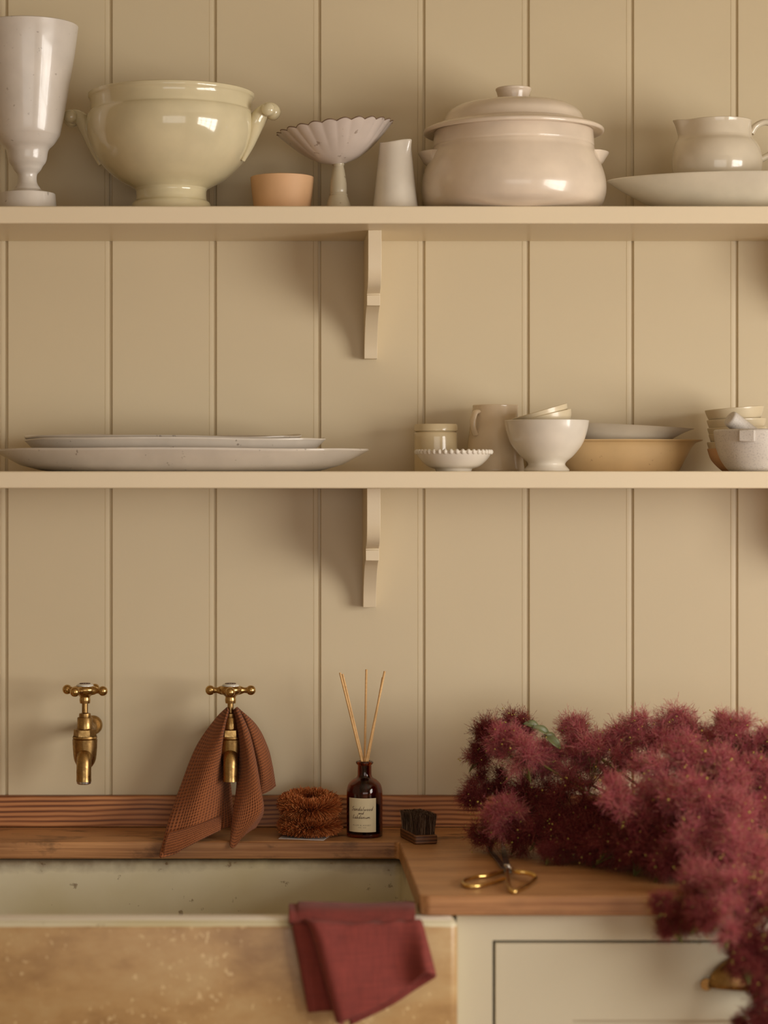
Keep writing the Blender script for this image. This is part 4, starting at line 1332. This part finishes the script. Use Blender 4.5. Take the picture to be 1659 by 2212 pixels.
def coil(Rm, rm, zc_, n, squash, tilt, rx=1.0):
    a = rng.uniform(0, 2 * PI, n); b = rng.uniform(0, 2 * PI, n)
    cen = np.stack([Rm * np.cos(a) * rx, Rm * np.sin(a), np.zeros(n)], 1)
    out = np.stack([np.cos(a) * np.cos(b), np.sin(a) * np.cos(b), np.sin(b) * squash], 1)
    out += rng.normal(size=(n, 3)) * 0.06
    ln = rm * rng.uniform(0.94, 1.02, n)[:, None]
    s = np.linspace(0.15, 1.0, 4)
    P = cen[:, None, :] + out[:, None, :] * (ln[:, None, :] * s[None, :, None])
    P[:, 2:, :] += rng.normal(size=(n, 1, 3)) * 0.0008
    ct, stn = math.cos(tilt), math.sin(tilt)
    Q = P.copy()
    Q[..., 1] = P[..., 1] * ct - P[..., 2] * stn
    Q[..., 2] = P[..., 1] * stn + P[..., 2] * ct + zc_
    return Q


P = coil(0.034, 0.0235, 0.0165, 6500, 0.72, math.radians(-2), 1.0)
P[..., 2] = np.maximum(P[..., 2], 0.0008)
v, q = hairs(P, 0.00055, 1.1)
o = bpy.data.objects.new('lower_coil', fast_mesh('lower_coil', [(v, q, 0)], [M['coir']])); C.objects.link(o); o.parent = sr
P = coil(0.033, 0.0235, 0.0525, 6500, 0.85, math.radians(9), 1.02)
v, q = hairs(P, 0.00055, 1.1)
o = bpy.data.objects.new('upper_coil', fast_mesh('upper_coil', [(v, q, 0)], [M['coir']])); C.objects.link(o); o.parent = sr
mb = MB()
for zc2 in (0.0165, 0.052):
    mb.tube([(0.0305 * math.cos(2 * PI * j / 40), 0.0305 * math.sin(2 * PI * j / 40), zc2) for j in range(41)], 0.010, 12, 0.8, caps=False)
mb.build('core', M['coir_core'], sr)
mb = MB().box((-0.040, -0.043, 0), (0.040, 0.036, 0.0012))
o = mb.build('paper_card', M['card'], None, loc=((662 - VX) * ksc, Ysc - 0.004, CT + 0.0001), bevel=0.0004)
o.rotation_euler = (0, 0, math.radians(-14))
tag(o, 'thin pale card lying under the coir scrubber', 'card')

# scrubbing brush: built along local Y, front end towards the viewer
fr = at(921, 1825, 0); dfr = (CZ - CT) * F / (1824 - HZ)
br_front = Vector(((921 - VX) * dfr / F, dfr - DW, CT))
brt = thing('scrubbing_brush', 'small wooden brush with dark upright bristles, right of the bottle', 'brush', tuple(br_front), (0, 0, math.radians(13)))
w2 = 0.0205; Lb = 0.098
pl = [(-w2 + 0.004, 0.0)] + [(w2 - 0.004, 0.0)] + arc(w2 - 0.004, 0.004, 0.004, -90, 0, 3)[1:] + [(w2, Lb - 0.012)] + arc(w2 - 0.012, Lb - 0.012, 0.012, 0, 90, 4)[1:] + arc(-w2 + 0.012, Lb - 0.012, 0.012, 90, 180, 4) + [(-w2, 0.004)] + arc(-w2 + 0.004, 0.004, 0.004, 180, 270, 3)[1:-1]
MB().prism(pl, 0.0005, 0.0155).build('wooden_back', M['brushwood'], brt, bevel=0.0018)
n = 5200
px_ = rng.uniform(-w2 + 0.0035, w2 - 0.0035, n); py_ = rng.uniform(0.006, Lb - 0.008, n)
s = np.linspace(0, 1, 4)
h_ = 0.033 + 0.002 * np.sin(py_ * 60) + rng.normal(size=n) * 0.0011
sp_ = np.stack([px_ * 0.10 + rng.normal(size=n) * 0.0016, (py_ - Lb / 2) * 0.07 + rng.normal(size=n) * 0.0016], 1)
P = np.stack([px_[:, None] + sp_[:, 0:1] * s ** 1.5, py_[:, None] + sp_[:, 1:2] * s ** 1.5, 0.0150 + h_[:, None] * s], -1)
v, q = hairs(P, 0.00034)
o = bpy.data.objects.new('bristles', fast_mesh('bristles', [(v, q, 0)], [M['bristle']])); C.objects.link(o); o.parent = brt

# ------------------------------------------------------------------ scissors, lying on the worktop
def ctr(px, py, h=0.004):
    d = (CZ - CT - h) * F / (py - HZ)
    return Vector(((px - VX) * d / F, d - DW, CT + h))
piv = ctr(1096, 1874, 0.006)
scs = thing('scissors', 'small scissors with bright brass loop handles, on the worktop by the flowers', 'scissors', (piv.x, piv.y, CT))
def Ls(px, py, h=0.004):
    p = ctr(px, py, h)
    return (p.x - piv.x, p.y - piv.y, p.z - CT)
def loopbar(mb, pts, r, closed=False, n=6):
    pr = spline(pts, n)
    mb.tube(pr, r, 10)
mb = MB()
loopbar(mb, [Ls(1094, 1880), Ls(1070, 1886), Ls(1050, 1892), Ls(1030, 1894), Ls(1008, 1900), Ls(1000, 1907), Ls(1010, 1914), Ls(1032, 1914), Ls(1054, 1909), Ls(1072, 1903), Ls(1088, 1898)], 0.0033)
mb.build('handle', M['gold'], scs, sharp=60)['label'] = 'polished brass loop'
mb = MB()
loopbar(mb, [Ls(1102, 1876), Ls(1116, 1883, 0.012), Ls(1136, 1885, 0.012), Ls(1152, 1890, 0.010), Ls(1156, 1898, 0.006), Ls(1140, 1912, 0.004), Ls(1122, 1922, 0.004), Ls(1108, 1926, 0.004), Ls(1100, 1914, 0.005), Ls(1096, 1892, 0.006), Ls(1097, 1878, 0.006)], 0.0035)
mb.build('handle', M['gold'], scs, sharp=60)['label'] = 'polished brass loop'
for (tx, ty, hh, wd_) in ((1050, 1826, 0.004, 0.0055), (1084, 1815, 0.007, 0.0055)):
    a = Vector(Ls(1097, 1884, hh)); b2_ = Vector(Ls(tx, ty, hh))
    d_ = (b2_ - a).normalized(); s_ = Vector((-d_.y, d_.x, 0)) * wd_
    t_ = Vector((0, 0, 0.0012))
    pts = [a - s_, a + s_, a.lerp(b2_, 0.8) + s_ * 0.6, b2_, a.lerp(b2_, 0.8) - s_ * 0.6]
    MB().add([p - t_ for p in pts] + [p + t_ for p in pts], [(4, 3, 2, 1, 0), (5, 6, 7, 8, 9)] + [(i, (i + 1) % 5, 5 + (i + 1) % 5, 5 + i) for i in range(5)]).build('blade', M['steel'], scs, bevel=0.0004)
MB().lathe([(0.0055, 0.0), (0.0055, 0.0105), (0.004, 0.012), (0.0001, 0.0122)], 20).build('pivot_screw', M['chrome'], scs, sharp=40)

# ------------------------------------------------------------------ smoke bush
def plume_mesh(name, nsub, nh, el, tone, seedn=20):
    """a cloud of branching hair tufts, unit radius about 1"""
    cen = dirs(nsub) * (rng.uniform(0.05, 1, nsub) ** 0.5 * 0.62)[:, None] * np.array(el)
    which = rng.integers(0, nsub, nh)
    d = dirs(nh)
    outw = cen[which] / (np.linalg.norm(cen[which], axis=1, keepdims=True) + 0.25)
    d = d + outw * 0.75; d /= np.linalg.norm(d, axis=1, keepdims=True)
    ln = 0.14 + 0.42 * rng.uniform(0, 1, nh) ** 1.5
    st0 = cen[which] + rng.normal(size=(nh, 3)) * 0.05
    s = np.linspace(0.1, 1, 4)
    bend = np.cross(d, dirs(nh)) * 0.55
    P = st0[:, None, :] + d[:, None, :] * (ln[:, None, None] * s[None, :, None]) + bend[:, None, :] * ((s ** 2)[None, :, None] * ln[:, None, None])
    # side hairs forking off the tufts
    nf = nh * 2
    pick = rng.integers(0, nh, nf); tpos = rng.uniform(0.35, 0.9, nf)
    root = P[pick, 1] * (1 - tpos[:, None]) + P[pick, 3] * tpos[:, None]
    d2 = d[pick] + dirs(nf) * 1.3; d2 /= np.linalg.norm(d2, axis=1, keepdims=True)
    l2 = rng.uniform(0.05, 0.17, nf)
    Q = root[:, None, :] + d2[:, None, :] * (l2[:, None, None] * np.linspace(0, 1, 3)[None, :, None])
    v1, f1 = hairs(P, rng.uniform(0.0036, 0.0058, nh))
    v2, f2 = hairs(Q, rng.uniform(0.0030, 0.0048, nf))
    sc_ = st0[rng.integers(0, nh, seedn)] * 1.35 + rng.normal(size=(seedn, 3)) * 0.22
    v3, f3 = quadballs(sc_, rng.uniform(0.022, 0.040, seedn))
    sd_ = st0[rng.integers(0, nh, 8)] * 1.25 + rng.normal(size=(8, 3)) * 0.15
    v4, f4 = quadballs(sd_, rng.uniform(0.016, 0.028, 8))
    # green stalks inside
    npd = nsub
    Sp = np.stack([np.zeros((npd, 3)) + np.array([0, 0, -0.9]) * np.array(el), cen * 0.4 + np.array([0, 0, -0.3]), cen], 1)
    v5, f5 = hairs(Sp, 0.012)
    return fast_mesh(name, [(v1, f1, 0), (v2, f2, 0), (v3, f3, 1), (v4, f4, 2), (v5, f5, 3)], [M[('smoke', 'smoke_shaded', 'smoke_pale')[tone]], M['seed'], M['seed_dark'], M['stem']])


variants = [plume_mesh('plume', 17, 2100 if dk == 1 else 2500, e, dk) for e, dk in (((1, 0.9, 1.0), 0), ((1.1, 0.9, 0.85), 0), ((0.9, 0.9, 1.15), 0), ((1.05, 0.95, 0.95), 0), ((1, 1, 1), 1), ((1.1, 1, 0.9), 1), ((1.1, 0.9, 1.0), 2))]
bo_ = at(1330, 1900, -0.4)
bush = thing('smoke_bush_bunch', 'big bunch of dusky pink smoke bush plumes spilling over the worktop edge', 'flowers', (bo_.x, bo_.y, CT))
PL = [  # px, py, Y, radius px, tone (dark: shade of the bunch put into the colour)
    (1062, 1585, -0.24, 58, 1), (1118, 1570, -0.22, 52, 1), (1040, 1630, -0.25, 46, 1), (1128, 1640, -0.30, 66, 0), (1180, 1640, -0.27, 50, 0), (1088, 1600, -0.28, 50, 0),
    (1022, 1715, -0.26, 46, 1), (1060, 1690, -0.22, 50, 1), (1090, 1765, -0.34, 58, 0), (1050, 1805, -0.30, 46, 1), (1130, 1800, -0.34, 62, 1), (1160, 1720, -0.28, 66, 1), (1190, 1790, -0.36, 66, 1), (1120, 1735, -0.24, 60, 1),
    (1250, 1585, -0.24, 54, 0), (1300, 1640, -0.30, 74, 0), (1240, 1665, -0.28, 62, 0), (1230, 1740, -0.34, 66, 1), (1260, 1810, -0.40, 70, 1), (1220, 1850, -0.40, 54, 1), (1310, 1760, -0.36, 76, 1), (1330, 1860, -0.46, 72, 1), (1290, 1880, -0.44, 56, 1), (1390, 1890, -0.52, 62, 1),
    (1365, 1610, -0.28, 62, 0), (1410, 1585, -0.30, 64, 0), (1475, 1580, -0.30, 66, 0), (1500, 1640, -0.40, 44, 2), (1530, 1665, -0.46, 42, 2), (1540, 1600, -0.32, 62, 0), (1590, 1600, -0.36, 62, 0), (1645, 1620, -0.36, 60, 0), (1560, 1575, -0.30, 44, 0),
    (1355, 1725, -0.50, 68, 0), (1420, 1690, -0.46, 72, 0), (1400, 1780, -0.50, 74, 1), (1480, 1650, -0.44, 70, 0), (1490, 1735, -0.54, 76, 0), (1560, 1680, -0.48, 72, 0), (1630, 1690, -0.46, 66, 0), (1560, 1770, -0.56, 76, 0), (1640, 1760, -0.52, 66, 0),
    (1440, 1830, -0.54, 70, 1), (1500, 1830, -0.58, 70, 0), (1600, 1840, -0.62, 70, 0), (1660, 1850, -0.62, 66, 0), (1700, 1720, -0.46, 80, 0), (1700, 1640, -0.40, 70, 0),
    (1528, 1912, -0.68, 66, 0), (1300, 1800, -0.30, 70, 1), (1380, 1840, -0.42, 70, 1), (1230, 1800, -0.30, 60, 1), (1440, 1910, -0.58, 60, 1), (1590, 1930, -0.72, 74, 0), (1480, 1970, -0.70, 64, 1), (1520, 1985, -0.77, 50, 1), (1575, 1990, -0.76, 62, 0), (1650, 1950, -0.74, 70, 1), (1620, 2020, -0.76, 66, 1), (1455, 2000, -0.73, 46, 1), (1432, 1950, -0.735, 40, 1), (1690, 2050, -0.76, 70, 1),
    (1606, 2052, -0.75, 54, 1), (1612, 2090, -0.77, 46, 1), (1650, 2100, -0.76, 64, 1), (1656, 2136, -0.74, 44, 1), (1640, 2185, -0.74, 56, 1), (1670, 2240, -0.74, 60, 1), (1600, 2215, -0.73, 34, 1),
    (1190, 1885, -0.42, 34, 1), (1450, 1750, -0.42, 80, 1), (1530, 1840, -0.50, 80, 1), (1600, 1740, -0.42, 80, 1),
]
stems_to = []
for i, (px, py, Y, rp, dk) in enumerate(PL):
    p = at(px, py, Y)
    r = rp * pxm(Y) * 1.12
    if Y > -0.66:
        p.z = max(p.z, CT + 0.72 * r)      # the plumes rest on the worktop
    me = variants[6 if dk == 2 else (4 + i % 2) if dk else (i % 4)]
    o = bpy.data.objects.new('plume', me); C.objects.link(o); o.parent = bush
    o.location = (p.x - bo_.x, p.y - bo_.y, p.z - CT)
    o.rotation_euler = (rng.uniform(-0.7, 0.7), rng.uniform(-0.7, 0.7), rng.uniform(0, 6.28))
    o.scale = (r, r, r)
    stems_to.append(o.location.copy())
# woody stems through the bunch
ends = [(1700, 1830, -0.50), (1720, 1780, -0.40), (1690, 1880, -0.55)]
for j in range(0, len(PL), 5):
    e = at(*ends[j % 3]); e = Vector((e.x - bo_.x, e.y - bo_.y, e.z - CT))
    a = stems_to[j]
    mid = a.lerp(e, 0.5) + Vector((0, 0.07, -0.03))
    MB().tube(spline([tuple(a), tuple(mid), tuple(e)], 6), 0.0022, 8).build('stem', M['stem'], bush)
# a few leaves at the back left
for (px, py, Y, l_, rz, ry) in ((1172, 1578, -0.27, 0.036, 0.2, 0.5), (1196, 1602, -0.30, 0.034, -0.2, 0.7), (1190, 1592, -0.27, 0.03, 0.4, 0.3), (1150, 1566, -0.26, 0.03, 0.1, 0.3)):
    p = at(px, py, Y)
    v, f = [], []
    for a in range(13):
        t = a / 12
        w = 0.0075 * math.sin(PI * t) ** 0.8 + 0.0003
        for b3 in range(5):
            s_ = (b3 / 4 - 0.5) * 2
            v.append((l_ * (t - 0.5), s_ * w, 0.0035 * abs(s_) - 0.008 * (2 * t - 1) ** 2))
    for a in range(12):
        for b3 in range(4):
            f.append((a * 5 + b3, a * 5 + b3 + 1, (a + 1) * 5 + b3 + 1, (a + 1) * 5 + b3))
    o = MB().add(v, f).build('leaf', M['leaf'], bush, loc=(p.x - bo_.x, p.y - bo_.y, p.z - CT), solid=0.0004)
    o.rotation_euler = (0.9, ry, rz)
